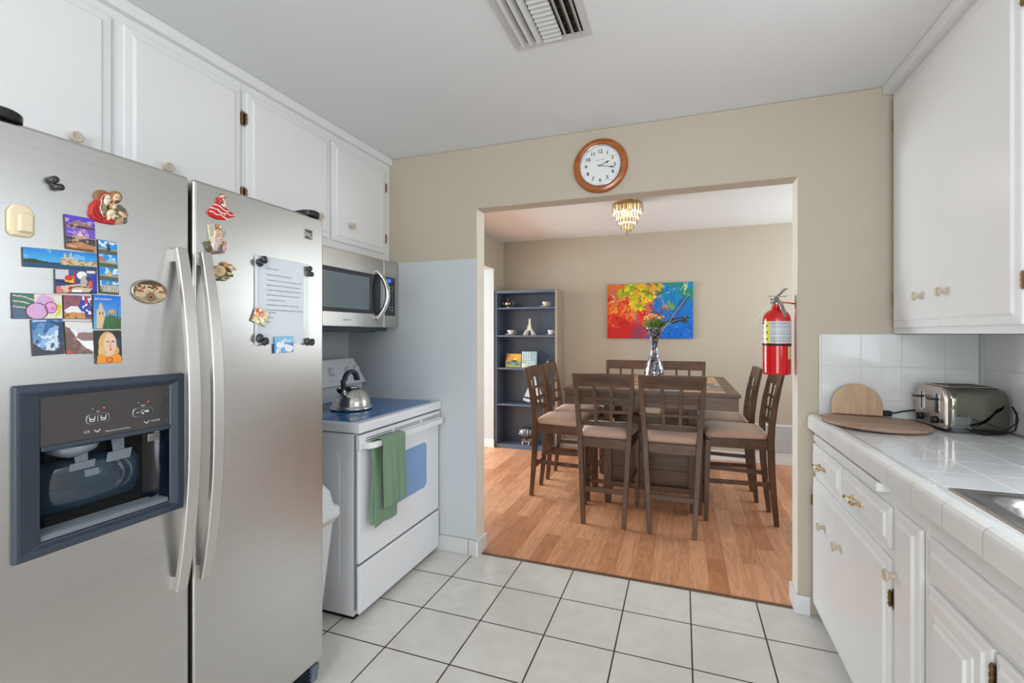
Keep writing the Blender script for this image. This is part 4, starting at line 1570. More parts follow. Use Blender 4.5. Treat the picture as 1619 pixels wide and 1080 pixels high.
# brown cliffs
cv = Canvas(48, 58, (226, 228, 232), (180, 195, 205))
cv.poly([(0, 0), (0, .85), (.15, .80), (.3, .6), (.55, .3), (.95, .05), (.95, 0)], (120, 96, 90)).mask((fbm(48, 58, 8, .8, rg) > .55) & (cv.V < .8 - cv.U * .8), (160, 130, 120), .7)
cv.poly([(.15, .72), (.3, .72), (.4, .45), (.75, .15), (1, .1), (1, .4), (.5, .4), (.42, .68), (.3, .78)], (242, 244, 246)).poly([(.38, .5), (.45, .66), (1, .68), (1, .42), (.6, .42)], (150, 118, 112)).poly([(0, 0), (0, .12), (.2, .06), (.22, 0)], (196, 90, 70)).rect(0, .86, 1, 1, (226, 222, 218))
magnet('fridge_magnet', 'magnet showing brown cliffs and white surf, beside the blue wave magnet', 'magnet', cv, *quad([(.6185, 1.3562), (.6695, 1.3530), (.6735, 1.2840), (.6215, 1.2825)]))
# folk portrait
cv = Canvas(46, 62, (52, 52, 50))
cv.ell(.46, .55, .36, .42, (216, 176, 120)).ell(.22, .35, .14, .18, (222, 186, 130)).ell(.74, .38, .16, .14, (216, 170, 110)).ell(.86, .62, .1, .12, (40, 80, 120), .8).ell(.55, .60, .24, .32, (232, 198, 168)).poly([(.35, .3), (.75, .3), (.75, .18), (.35, .18)], (232, 198, 168)).poly([(.02, 0), (.05, .22), (.2, .30), (.45, .2), (.8, .30), (.97, .2), (1, 0)], (232, 152, 60))
cv.ell(.45, .66, .05, .02, (50, 60, 60)).ell(.66, .67, .05, .02, (50, 60, 60)).line([(.56, .66), (.54, .5), (.58, .48)], .012, (150, 110, 90)).ell(.56, .42, .07, .025, (206, 80, 80)).ring(.5, .1, .12, .07, .18, (176, 70, 40)).ell(.5, .1, .03, .02, (176, 70, 40))
magnet('fridge_magnet', 'magnet painted with a fair-haired woman in an orange top, lowest of the group', 'magnet', cv, *quad([(.6735, 1.3345), (.7275, 1.3345), (.7300, 1.2585), (.6760, 1.2575)]))
# oval magnet
t = thing('oval_magnet', 'oval brown magnet with a crowded long-table scene, left of the door handle', 'magnet', (FX + .0006, .791, 1.432), 0)
m = MB()
n = 40
m.loft([[(FX + .0005, .791 + .042 * math.cos(a), 1.432 + .030 * math.sin(a)) for a in [2 * PI * k / n for k in range(n)]], [(FX + .005, .791 + .042 * math.cos(a), 1.432 + .030 * math.sin(a)) for a in [2 * PI * k / n for k in range(n)]], [(FX + .007, .791 + .0395 * math.cos(a), 1.432 + .0275 * math.sin(a)) for a in [2 * PI * k / n for k in range(n)]]], 0, True)
m.build('rim', 'silver_old', t)
cv = Canvas(60, 44, (70, 50, 36), (140, 120, 96))
cv.poly([(0, .3), (.1, .55), (.9, .55), (1, .3), (.9, .0), (.1, 0)], (196, 176, 146)).speck([(60, 40, 30), (186, 80, 50), (214, 196, 160)], 14, .58, rg, (.08, .45, .92, .80)).ell(.5, .25, .16, .22, (110, 80, 56), .8).ell(.5, .25, .04, .05, (40, 24, 20)).rect(.1, .56, .9, .6, (226, 214, 190), .8)
for k in range(14):
    a = math.pi * (k + .5) / 14
    cv.line([(.5 + .15 * math.cos(a), .25 + .15 * math.sin(-a)), (.5 + .5 * math.cos(a), .25 - .3 * math.sin(a))], .01, (120, 90, 60))
m = MB()
h, w = cv.a.shape[:2]
m.canvas(cv, (FX + .0074, .791 - .039, 1.432 - .027), (0, .078, 0), (0, 0, .054))
keep = [i for i, fa in enumerate(m.f) if all(((m.v[k].y - .791) / .0392) ** 2 + ((m.v[k].z - 1.432) / .0272) ** 2 <= 1.02 for k in fa)]
m.f = [m.f[i] for i in keep]; m.mi = [m.mi[i] for i in keep]; m.sm = [m.sm[i] for i in keep]; m.fc = [m.fc[i] for i in keep]
m.build('picture', 'printed', t)

# clip, stones
t = thing('magnetic_clip', 'cream plastic magnetic clip at the left edge of the fridge door', 'clip', (FX + .0006, .548, 1.554), 0)
m = MB()
m.loft([[(FX + x, .5475 + yy * s, 1.5545 + zz * s * 1.2) for yy, zz in [(-.021, -.020), (-.015, -.0265), (.015, -.0265), (.021, -.020), (.021, .014), (.014, .0245), (.005, .0275), (-.005, .0275), (-.014, .0245), (-.021, .014)]] for x, s in ((.0005, 1), (.006, 1), (.009, .9))], 0, False)
m.build('clip_base', 'cream_plastic', t, bevel=.002, seg=3)
m = MB()
m.loft([[(FX + .009, .550 + yy * 1.0, 1.551 + zz) for yy, zz in [(-.012, -.020), (.012, -.020), (.012, .014), (.006, .018), (-.006, .018), (-.012, .014)]], [(FX + .020, .550 + yy * .9, 1.551 + zz * .95) for yy, zz in [(-.012, -.020), (.012, -.020), (.012, .014), (.006, .018), (-.006, .018), (-.012, .014)]]], 0, False)
m.build('clip_lever', 'cream_plastic', t, bevel=.003, seg=3)


def stone(name, label, c, ang, s, cat='magnet', group=None):
    t = thing(name, label, cat, (FX + .0006, c[0], c[1]), 0, group)
    for q, (d, rot) in enumerate(((-.55, .15), (.55, -.35))):
        m = MB()
        y = c[0] + math.cos(ang) * d * s * .8
        z = c[1] + math.sin(ang) * d * s * .8
        m.M = Matrix.Translation((FX + .010, y, z)) @ Matrix.Rotation(ang + rot, 4, 'X')
        m.ball((0, 0, 0), (.0085, s * .47, s * .60), 12)
        m.v = [m.M @ Vector((p.x, math.copysign(min(abs(p.y), s * .40), p.y), math.copysign(min(abs(p.z), s * .5), p.z))) for p in [m.M.inverted() @ q for q in m.v]]
        m.build('pebble', 'stone_black', t)
    return t


stone('pebble_magnet', 'pair of black pebble magnets above the cream clip on the left door', (.6015, 1.6455), -1.0, .0175)
GP = 'black pebble magnets pinning the letter'
stone('pebble_magnet', 'black pebble magnet at the upper left corner of the letter', (1.118, 1.5555), .6, .024, group=GP)
stone('pebble_magnet', 'black pebble magnet at the upper right corner of the letter', (1.322, 1.548), -1.2, .022, group=GP)
stone('pebble_magnet', 'black pebble magnet at the lower left corner of the letter', (1.120, 1.307), -.5, .026, group=GP)
stone('pebble_magnet', 'black pebble magnet at the lower right corner of the letter', (1.320, 1.2975), -.15, .024, group=GP)

# letter in a plastic sleeve
t = thing('letter_sheet', 'white typed letter in a clear sleeve held on the right fridge door', 'letter', (FX + .0006, 1.21, 1.434), 0)
LY0, LY1, LZ0, LZ1 = 1.114, 1.300, 1.2935, 1.5735
m = MB()
m.box(FX + .0006, FX + .0012, LY0, LY1, LZ0, LZ1)
pp = m.build('paper', 'paper', t)
m = MB()
m.box(FX + .0013, FX + .0018, 1.098, 1.3265, 1.291, 1.576)
m.build('plastic_sleeve', 'sleeve', t)
m = MB()
m.box(FX + .0018, FX + .0024, 1.0985, 1.1115, 1.291, 1.572)
bs = m.build('sleeve_binding', 'paper', t)
m = MB()
for z in (1.555, 1.40, 1.315):
    m.disc((FX + .0024, 1.105, z), .0032, .0003, 12, 0, 'x')
m.build('punch_hole', 'mark_grey', bs)
m = MB()
lines = [(1.5350, 'Hello, Dear Guest!', 0), (1.5150, 'Welcome to Princess House Of Ladies.', 1), (1.4985, 'I am asking, and trust on you - in the house to go to shoes.', 0), (1.4820, 'Mattresses handle-thin of: shop say the air-in towels on.', 0), (1.4665, 'In a few words the high amount of fees. Should you to be', 0), (1.4505, 'Please make sure no food-trace waste, is now my cats.', 0),
         (1.4345, 'Your internet does work now.', 0), (1.4180, 'And besides also, we call on the Fee 6 (month) 11pm', 0), (1.4015, 'I am now kids. If you would like to schedule a late night for', 1), (1.3935, 'extra cooking.', 0), (1.3775, 'Thank you,', 0), (1.3625, 'Marg. T', 0)]
for z, s, b in lines:
    m.text(s, .0062 if not b else .0064, (FX + .0021, 1.1435, z), (0, 1, 0), (0, 0, 1))
m.build('typed_text', 'print_black', pp)

# two small square magnets on the letter
def rot_quad(cy, cz, w, h, a):
    u = np.array([math.cos(a), math.sin(a)]) * w
    v = np.array([-math.sin(a), math.cos(a)]) * h
    o = np.array([cy, cz]) - u / 2 - v / 2
    return (FX + .0022, o[0], o[1]), (0, u[0], u[1]), (0, v[0], v[1])
cv = Canvas(44, 44, (226, 190, 110), (232, 226, 190))
cv.ell(.3, .8, .28, .2, (214, 60, 40)).ell(.6, .72, .10, .12, (40, 70, 190)).ell(.45, .6, .3, .1, (222, 110, 90), .8).ell(.15, .45, .12, .1, (30, 40, 70)).ell(.1, .5, .1, .08, (240, 240, 240)).ell(.45, .35, .12, .1, (224, 120, 30)).ring(.8, .35, .12, .12, .22, (70, 110, 80)).ring(.65, .18, .1, .1, .25, (150, 50, 50)).rect(0, .1, .07, .5, (220, 60, 40)).rect(.5, 0, 1, .06, (60, 130, 70)).speck([(250, 246, 220), (236, 200, 60)], 8, .66, rg)
magnet('square_magnet', 'tilted square magnet with colourful painted dots on the left edge of the letter', 'magnet', cv, *rot_quad(1.1165, 1.380, .052, .049, -.38), group=None, edge=(200, 190, 170))
cv = Canvas(54, 44, (120, 200, 240), (70, 160, 225))
cv.rect(0, .42, 1, .60, (30, 130, 210)).ell(.3, .5, .22, .2, (240, 240, 248)).poly([(.3, .6), (.5, .85), (.6, .86), (.45, .6)], (236, 238, 246)).poly([(.05, 0), (.2, .45), (.3, .3), (.2, 0)], (240, 240, 248)).rect(.25, 0, .32, .4, (236, 236, 246)).ell(.75, .25, .22, .22, (240, 240, 248)).ell(.62, .42, .12, .12, (240, 240, 248)).line([(.6, .72), (.85, .78)], .03, (240, 240, 250)).speck([(190, 200, 225)], 9, .66, rg)
magnet('square_magnet', 'light blue and white magnet below the lower edge of the letter', 'magnet', cv, *rot_quad(1.2095, 1.2895, .081, .0535, .02), group=None, edge=(40, 110, 170))


# relief figurines: painted height fields
def relief(name, label, c, sc, org, ops, n=120):
    """ops in drawing units: ('e', cx, cy, rx, ry, h, colour, angle) / ('p', points, h, colour) / ('l', points, w, h, colour); sc = mm per unit (y, z)"""
    t = thing(name, label, 'magnet', (FX + .0006, c[0], c[1]), 0)
    xs_, ys_ = [], []
    for o in ops:
        if o[0] == 'e':
            r = max(o[3], o[4])
            xs_ += [o[1] - r, o[1] + r]; ys_ += [o[2] - r, o[2] + r]
        else:
            w = o[2] if o[0] == 'l' else 0
            xs_ += [p[0] - w for p in o[1]] + [p[0] + w for p in o[1]]; ys_ += [p[1] - w for p in o[1]] + [p[1] + w for p in o[1]]
    x0, x1, y0, y1 = min(xs_), max(xs_), min(ys_), max(ys_)
    X, Y = np.meshgrid(np.linspace(x0, x1, n), np.linspace(y0, y1, n))
    Hh = np.zeros((n, n)); K = np.zeros((n, n, 3)); ins = np.zeros((n, n), bool)
    nz = fbm(n, n, 14, 1, rg, 3)
    for o in ops:
        if o[0] == 'e':
            _, cx, cy, rx, ry, h, col, ang = o
            a = math.radians(ang)
            u = ((X - cx) * math.cos(a) + (Y - cy) * math.sin(a)) / rx
            v = (-(X - cx) * math.sin(a) + (Y - cy) * math.cos(a)) / ry
            d = u * u + v * v
            mk = d < 1
            hh = h * (.62 + .38 * np.sqrt(np.clip(1 - d, 0, 1)))
        elif o[0] == 'p':
            _, pts, h, col = o
            mk = np.zeros((n, n), bool)
            k = len(pts)
            dist = np.full((n, n), 1e9)
            for i in range(k):
                ax_, ay_ = pts[i]; bx_, by_ = pts[(i + 1) % k]
                if ay_ != by_:
                    mk ^= ((ay_ > Y) != (by_ > Y)) & (X < (bx_ - ax_) * (Y - ay_) / (by_ - ay_) + ax_)
                l2 = (bx_ - ax_) ** 2 + (by_ - ay_) ** 2 + 1e-9
                tt = np.clip(((X - ax_) * (bx_ - ax_) + (Y - ay_) * (by_ - ay_)) / l2, 0, 1)
                dist = np.minimum(dist, np.hypot(X - ax_ - tt * (bx_ - ax_), Y - ay_ - tt * (by_ - ay_)))
            hh = h * (.62 + .38 * np.sqrt(np.clip(dist / 22, 0, 1)))
        else:
            _, pts, w, h, col = o
            dist = np.full((n, n), 1e9)
            for (ax_, ay_), (bx_, by_) in zip(pts[:-1], pts[1:]):
                l2 = (bx_ - ax_) ** 2 + (by_ - ay_) ** 2 + 1e-9
                tt = np.clip(((X - ax_) * (bx_ - ax_) + (Y - ay_) * (by_ - ay_)) / l2, 0, 1)
                dist = np.minimum(dist, np.hypot(X - ax_ - tt * (bx_ - ax_), Y - ay_ - tt * (by_ - ay_)))
            mk = dist < w
            hh = (Hh + h) * np.ones((n, n)) if h < 2 else h * (.62 + .38 * np.sqrt(np.clip(1 - (dist / w) ** 2, 0, 1)))
        Hh = np.where(mk, hh, Hh)
        cc = np.array(C(*col)[:3])
        K = np.where(mk[..., None], cc * (.72 + .5 * nz[..., None]), K)
        ins |= mk
    m = MB()
    idx = -np.ones((n, n), int)
    vs, fs, cs = [], [], []
    cell = ins[:-1, :-1] & ins[1:, :-1] & ins[:-1, 1:] & ins[1:, 1:]
    def vert(j, i):
        if idx[j, i] < 0:
            idx[j, i] = len(vs)
            edge = True
            if 0 < j < n - 1 and 0 < i < n - 1:
                edge = not (cell[j - 1, i - 1] and cell[j - 1, i] and cell[j, i - 1] and cell[j, i])
            hgt_ = .0004 if edge else max(.0008, Hh[j, i] * .6e-3)
            vs.append((FX + .0004 + hgt_, c[0] + (X[j, i] - org[0]) * sc[0] * 1e-3, c[1] - (Y[j, i] - org[1]) * sc[1] * 1e-3 + (X[j, i] - org[0]) * sc[2] * 1e-3))
        return idx[j, i]
    for j in range(n - 1):
        for i in range(n - 1):
            if cell[j, i]:
                fs.append((vert(j, i), vert(j + 1, i), vert(j + 1, i + 1), vert(j, i + 1)))
                k = K[j, i]
                cs.append((float(min(1, k[0])), float(min(1, k[1])), float(min(1, k[2])), 1.0))
    m.add(vs, fs, 0, True, cs)
    m.build('relief', 'figurine', t, recalc=False)
    return t


RED, CRM, BRN, SKN, OLV, DRK = (190, 40, 32), (222, 204, 168), (112, 86, 60), (226, 196, 168), (120, 112, 84), (52, 38, 30)
relief('family_figurine', 'painted relief magnet of a family embracing, woman cloaked in red, on the left door', (.7011, 1.620), (.186, .2182, .0477), (270, 260), [
    ('p', [(290, 230), (400, 235), (455, 290), (478, 390), (455, 425), (415, 440), (300, 445), (230, 430), (260, 300)], 14, OLV),
    ('p', [(340, 380), (430, 350), (470, 400), (410, 442), (330, 448), (240, 430)], 15, (186, 158, 118)),
    ('p', [(130, 175), (78, 225), (60, 330), (95, 385), (200, 425), (320, 445), (335, 405), (250, 370), (190, 355), (165, 270), (185, 185)], 16, RED),
    ('l', [(100, 260), (110, 340), (190, 395)], 5, 15, (150, 24, 22)), ('l', [(130, 240), (140, 320), (220, 380)], 5, 16, (150, 24, 22)),
    ('e', 200, 140, 84, 68, 15, (138, 104, 70), 15), ('e', 342, 150, 76, 72, 15, (150, 118, 74), 0),
    ('e', 222, 172, 76, 68, 17, RED, -10), ('e', 230, 180, 62, 62, 18, (230, 214, 188), -10), ('e', 232, 184, 52, 56, 17, BRN, -10),
    ('l', [(180, 190), (165, 260), (185, 330), (210, 355)], 7, 18, (230, 214, 188)), ('e', 212, 262, 36, 66, 16, (142, 134, 104), 0), ('e', 205, 310, 22, 24, 18, (150, 142, 116), 0),
    ('e', 240, 185, 40, 55, 21, (236, 210, 190), 8), ('e', 346, 165, 48, 54, 20, (222, 190, 158), 0), ('p', [(305, 175), (320, 190), (345, 180), (372, 190), (388, 172), (380, 205), (348, 222), (318, 208)], 22, (104, 72, 48)),
    ('l', [(222, 168), (236, 166)], 3, .2, DRK), ('l', [(252, 165), (262, 166)], 3, .2, DRK), ('l', [(240, 205), (250, 205)], 3, .2, (180, 70, 60)), ('l', [(325, 155), (340, 152)], 4, .2, DRK), ('l', [(358, 152), (374, 156)], 4, .2, DRK), ('l', [(349, 156), (350, 176)], 3, 1.5, (206, 170, 138)),
    ('e', 300, 240, 38, 32, 22, (196, 160, 116), 0), ('e', 312, 252, 30, 28, 25, (230, 200, 168), 0), ('l', [(302, 248), (308, 248)], 2.5, .2, DRK), ('l', [(318, 250), (325, 250)], 2.5, .2, DRK),
    ('e', 280, 322, 52, 44, 24, CRM, -20), ('e', 255, 368, 22, 28, 25, (232, 206, 176), 20), ('e', 298, 364, 24, 26, 25, (232, 206, 176), -20), ('l', [(300, 340), (350, 362)], 12, 24, (226, 200, 170)),
    ('l', [(380, 250), (430, 290), (460, 350)], 20, 19, (96, 98, 88)), ('l', [(450, 320), (440, 400)], 22, 18, (160, 130, 84)), ('l', [(375, 315), (425, 350)], 17, 22, (230, 202, 176)), ('l', [(400, 340), (440, 362)], 9, 23, (224, 194, 166)), ('l', [(440, 395), (455, 420)], 20, 14, (96, 100, 104))])
RD, WH = (206, 16, 22), (238, 232, 228)
dz = [('p', [(208, 180), (150, 228), (118, 275), (150, 322), (230, 355), (318, 362), (352, 350), (412, 322), (416, 302), (372, 280), (330, 250), (285, 205), (250, 175)], 12, RD)]
for ln in ([(185, 188), (210, 200), (235, 212), (262, 240), (295, 262), (330, 268)], [(160, 228), (185, 240), (215, 246), (245, 280), (280, 292), (315, 285), (345, 312), (412, 306)], [(135, 262), (165, 272), (200, 300), (240, 300), (275, 325), (315, 355), (350, 346)]):
    dz.append(('l', ln, 6, 14, WH))
for k in range(16):
    dz.append(('e', 150 + (k * 67) % 200, 215 + (k * 41) % 120, 4, 5, 13, WH, 0))
dz += [('p', [(215, 115), (255, 118), (268, 150), (252, 195), (205, 185), (222, 150)], 14, RD), ('e', 235, 130, 4, 4, 15, WH, 0), ('e', 240, 155, 4, 4, 15, WH, 0), ('e', 230, 172, 4, 4, 15, WH, 0), ('e', 282, 204, 36, 16, 15, WH, 22), ('l', [(268, 135), (290, 165), (293, 205)], 10, 15, SKN), ('e', 290, 112, 14, 22, 13, (150, 40, 34), 0), ('e', 270, 102, 22, 24, 16, SKN, 0), ('p', [(250, 95), (256, 80), (280, 78), (290, 92), (266, 88)], 17, (90, 50, 34)), ('e', 296, 122, 7, 7, 17, RD, 0)]
relief('dancer_figurine', 'relief magnet of a dancer in a flounced red dress, topmost on the right door', (.986, 1.6937), (.290, .2718, .0744), (265, 220), dz)
relief('angel_figurine', 'relief magnet of a pale winged angel with two small children, right door', (.9671, 1.5977), (.284, .2683, .0542), (200, 560), [
    ('p', [(112, 408), (140, 396), (190, 402), (202, 480), (165, 560), (135, 575), (122, 500)], 9, (206, 200, 178)), ('l', [(135, 420), (150, 540)], 3, 10, (176, 168, 140)), ('l', [(155, 412), (165, 530)], 3, 10, (176, 168, 140)),
    ('e', 282, 492, 32, 56, 9, (186, 190, 170), -20), ('l', [(290, 460), (275, 530)], 3, 10, (150, 154, 134)),
    ('p', [(82, 592), (130, 580), (200, 620), (300, 600), (318, 680), (270, 720), (180, 724), (110, 692)], 11, (112, 98, 74)), ('e', 105, 605, 24, 22, 13, (104, 110, 76), 0), ('e', 125, 660, 26, 20, 13, (80, 84, 70), 0), ('e', 180, 700, 40, 18, 14, (130, 110, 84), 0), ('e', 265, 705, 35, 14, 14, (140, 112, 92), 0),
    ('p', [(185, 480), (242, 470), (252, 555), (226, 690), (165, 680), (138, 610), (150, 560)], 15, (226, 206, 198)), ('l', [(195, 570), (175, 670)], 4, 15, (196, 176, 168)), ('l', [(218, 570), (205, 680)], 4, 15, (196, 176, 168)),
    ('e', 214, 500, 32, 46, 17, (218, 176, 150), 10), ('l', [(235, 480), (262, 560)], 10, 17, (222, 184, 158)), ('l', [(190, 480), (180, 550)], 9, 17, (222, 184, 158)), ('e', 222, 425, 27, 24, 16, (178, 130, 84), 0), ('e', 240, 432, 18, 22, 18, (230, 200, 176), 0),
    ('e', 236, 668, 26, 32, 17, (104, 108, 128), 0), ('e', 250, 606, 20, 20, 18, (206, 160, 120), 0), ('e', 284, 655, 20, 42, 16, (212, 168, 158), 0), ('e', 292, 600, 18, 18, 17, (196, 140, 96), 0)])
relief('cat_figurine', 'relief magnet of a cream animal curled on green grass, lowest figurine on the right door', (.9948, 1.5086), (.290, .2735, .037), (295, 905), [
    ('p', [(178, 880), (176, 960), (215, 1003), (300, 1012), (350, 985), (352, 930), (250, 900)], 9, (78, 104, 60)), ('e', 200, 970, 14, 12, 10, (200, 206, 180), 0), ('e', 240, 1000, 12, 8, 10, (150, 160, 110), 0),
    ('e', 238, 902, 64, 58, 16, (214, 192, 148), 0), ('e', 222, 892, 34, 32, 18, (206, 180, 136), 0), ('e', 218, 896, 18, 18, 16, (196, 168, 122), 0), ('e', 292, 984, 42, 22, 17, (206, 176, 134), 0), ('e', 292, 980, 18, 9, 18, (110, 76, 60), 0), ('l', [(330, 925), (368, 950)], 15, 17, (214, 190, 148)), ('l', [(358, 950), (372, 960)], 8, 16, (90, 60, 50)),
    ('e', 358, 872, 42, 34, 19, (216, 192, 150), 0), ('l', [(390, 878), (412, 884)], 11, 16, (206, 170, 130)), ('p', [(345, 845), (360, 825), (378, 842)], 17, (150, 140, 104)), ('l', [(318, 872), (352, 918)], 5, 20, (110, 56, 46)), ('l', [(362, 868), (370, 867)], 3, .2, DRK),
    ('e', 292, 832, 16, 32, 17, (220, 168, 90), -15), ('e', 316, 842, 14, 26, 16, (206, 150, 84), 25), ('l', [(285, 815), (300, 855)], 4, .2, (110, 70, 50)), ('e', 268, 830, 12, 14, 14, (110, 96, 60), 0)])

# ================================================================== WALL CLOCK
CC = Vector((-.4155, YW - .0005, 2.2345))
t = thing('wall_clock', 'round wall clock with an oak rim and white dial above the dining opening', 'clock', CC, 0)
m = MB(); m.lathe([(.105, .0), (.146, .0), (.1475, .006), (.1465, .014), (.142, .021), (.136, .025), (.132, .0245), (.127, .027), (.120, .0275), (.1145, .024), (.1120, .016), (.110, .012)], CC, 72, 0, '-y', cap=False)
m.build('oak_rim', 'clock_oak', t)
m = MB(); m.lathe([(.1128, .012), (.1120, .0215), (.1100, .023), (.1075, .021), (.1040, .012)], CC, 64, 0, '-y', cap=False)
m.build('bezel', 'chrome', t)
m = MB(); m.lathe([(.0005, .0122), (.112, .0122), (.112, .001), (.0005, .001)], CC, 64, 0, '-y', smooth=False, cap=False)
fc = m.build('dial', 'clock_face', t)
m = MB()
yy = CC.y - .0126
for k in range(1, 13):
    a = PI / 2 - 2 * PI * k / 12
    for ox_ in (-.0006, 0, .0006):
        m.text(str(k), .0285, (CC.x + .0770 * math.cos(a) + ox_, yy, CC.z + .0770 * math.sin(a) - .0098), (1, 0, 0), (0, 0, 1), 0, None, 'CENTER')
for k in range(60):
    a = 2 * PI * k / 60
    r0, w = (.0935, .0011) if k % 5 == 0 else (.0960, .0004)
    c, s = math.cos(a), math.sin(a)
    m.add([(CC.x + c * r0 - s * w, yy, CC.z + s * r0 + c * w), (CC.x + c * .099 - s * w, yy, CC.z + s * .099 + c * w), (CC.x + c * .099 + s * w, yy, CC.z + s * .099 - c * w), (CC.x + c * r0 + s * w, yy, CC.z + s * r0 - c * w)], [(0, 1, 2, 3)])
for x in np.linspace(-.019, .019, 9):
    if abs(x) > .003:
        m.box(CC.x + x - .0016, CC.x + x + .0016, yy - .0002, yy, CC.z + .029, CC.z + .0315)
m.build('numerals', 'print_black', fc)


def hand(ang, ln, w, tail, y):
    a = PI / 2 - math.radians(ang)
    d = Vector((math.cos(a), 0, math.sin(a)))
    n = Vector((-d.z, 0, d.x))
    c = Vector((CC.x, y, CC.z))
    pr_ = [(-tail, w * .5), (ln * .55, w * .35), (ln * .72, w * 1.6), (ln * .85, w * .5), (ln, .0003)]
    pts = [c + d * a_ + n * b_ for a_, b_ in pr_] + [c + d * a_ - n * b_ for a_, b_ in pr_[::-1]]
    m = MB()
    k = len(pts)
    m.add(pts + [p + Vector((0, -.0008, 0)) for p in pts], [tuple(range(k)), tuple(range(k, 2 * k))] + [(i, (i + 1) % k, k + (i + 1) % k, k + i) for i in range(k)])
    return m


hand(68, .056, .0032, .012, CC.y - .0150).build('hour_hand', 'print_black', fc)
hand(103, .086, .0026, .014, CC.y - .0162).build('minute_hand', 'print_black', fc)
m = MB(); m.lathe([(.0035, .0125), (.0035, .018), (.0005, .0185)], CC, 14, 0, '-y'); m.build('hand_pin', 'brass', fc)

# ================================================================== CEILING AIR VENT
VX0, VX1, VY0, VY1 = -.606, -.309, 1.36, 1.730
t = thing('ceiling_vent', 'square white louvred air vent in the kitchen ceiling', 'vent', ((VX0 + VX1) / 2, (VY0 + VY1) / 2, ZC), 0)
m = MB()
zf = ZC - .0005
for a in ((VX0, VX1, VY0, VY0 + .030), (VX0, VX1, VY1 - .030, VY1), (VX0, VX0 + .030, VY0 + .03, VY1 - .03), (VX1 - .030, VX1, VY0 + .03, VY1 - .03)):
    m.box(a[0], a[1], a[2], a[3], zf - .006, zf)
m.build('frame', 'vent_white', t, bevel=.002)
MB().box(VX0 + .02, VX1 - .02, VY0 + .02, VY1 - .02, zf - .0012, zf - .0002).build('duct_opening', 'dark_gap', t)
m = MB()
ax0, ax1 = VX0 + .030, VX1 - .030
ay0, ay1 = VY0 + .03, VY1 - .03
c0, c1 = ax0 + .088, ax0 + .158
def vane_y(x, tilt):
    m.hexa([(x - .0012, ay0, zf - .001), (x + .0012, ay0, zf - .001), (x + .0012, ay1, zf - .001), (x - .0012, ay1, zf - .001),
            (x + tilt - .0012, ay0, zf - .020), (x + tilt + .0012, ay0, zf - .020), (x + tilt + .0012, ay1, zf - .020), (x + tilt - .0012, ay1, zf - .020)])
for k in range(3):
    vane_y(ax0 + .020 + k * .030, -.016)
for k in range(3):
    vane_y(c1 + .006 + k * .028, .014)
m.build('long_louvre', 'vent_white', t)
m = MB()
n = 13
for k in range(n):
    y = ay0 + .002 + (ay1 - ay0 - .022) * k / (n - 1)
    m.hexa([(c0, y, zf - .001), (c1, y, zf - .001), (c1, y + .0018, zf - .001), (c0, y + .0018, zf - .001),
            (c0, y + .017, zf - .016), (c1, y + .017, zf - .016), (c1, y + .0188, zf - .016), (c0, y + .0188, zf - .016)])
m.build('cross_louvre', 'vent_white', t)
m = MB()
for k in range(7):
    y = ay0 + .02 + k * (ay1 - ay0 - .04) / 6
    m.box(c1 + .004, ax1, y - .001, y + .001, zf - .004, zf - .002)
for x in (c1 + .03, c1 + .055):
    m.box(x - .0008, x + .0008, ay0, ay1, zf - .004, zf - .002)
m.build('damper_grid', 'brass_old', t)

# ================================================================== FIRE EXTINGUISHER
E0 = Vector((.4345, 2.585, 1.128))
t = thing('fire_extinguisher', 'red fire extinguisher hanging on the right side of the opening', 'fire extinguisher', E0, 0)
W = Matrix.Translation(E0)
def eb():
    m = MB(); m.M = W.copy(); return m
m = eb(); m.lathe([(.050, .004), (.056, 0), (.0605, .003), (.061, .010), (.061, .262), (.059, .280), (.052, .296), (.040, .308), (.028, .315), (.022, .318), (.021, .336), (.0215, .338)], n=48)
m.build('cylinder', 'red_paint', t)
cv = Canvas(150, 80, (208, 210, 214))
cv.rect(0, 0, .19, 1, (232, 232, 236)).rect(.19, 0, .30, 1, (226, 214, 30)).rect(.03, .88, .17, .97, (50, 50, 54))
for k, c in enumerate(((60, 30, 40), (150, 30, 40), (60, 60, 60))):
    cv.ell(.08, .72 - k * .26, .035, .07, c, .8)
    cv.rect(.22, .74 - k * .3, .27, .84 - k * .3, (70, 66, 20))
rr_ = np.random.RandomState(4)
for k in range(17):
    v = .95 - k * .054
    if k in (6, 11):
        continue
    u = .33
    while u < .76:
        w = rr_.uniform(.01, .05)
        cv.rect(u, v - .022, min(u + w, .76), v, (120, 122, 128))
        u += w + .010
for z in (.42, .22):
    cv.rect(.82, z, .97, z + .10, (90, 92, 98)).rect(.82, z - .12, .97, z - .05, (150, 152, 156))
m = eb()
a0, a1 = math.radians(-180 - 12), math.radians(12)
h, w = cv.a.shape[:2]
vs, fs, cs = [], [], []
for j in range(h + 1):
    for i in range(w + 1):
        a = a0 + (a1 - a0) * i / w
        vs.append((.0616 * math.cos(a + PI * 0), .0616 * math.sin(a), .152 + .106 * j / h))
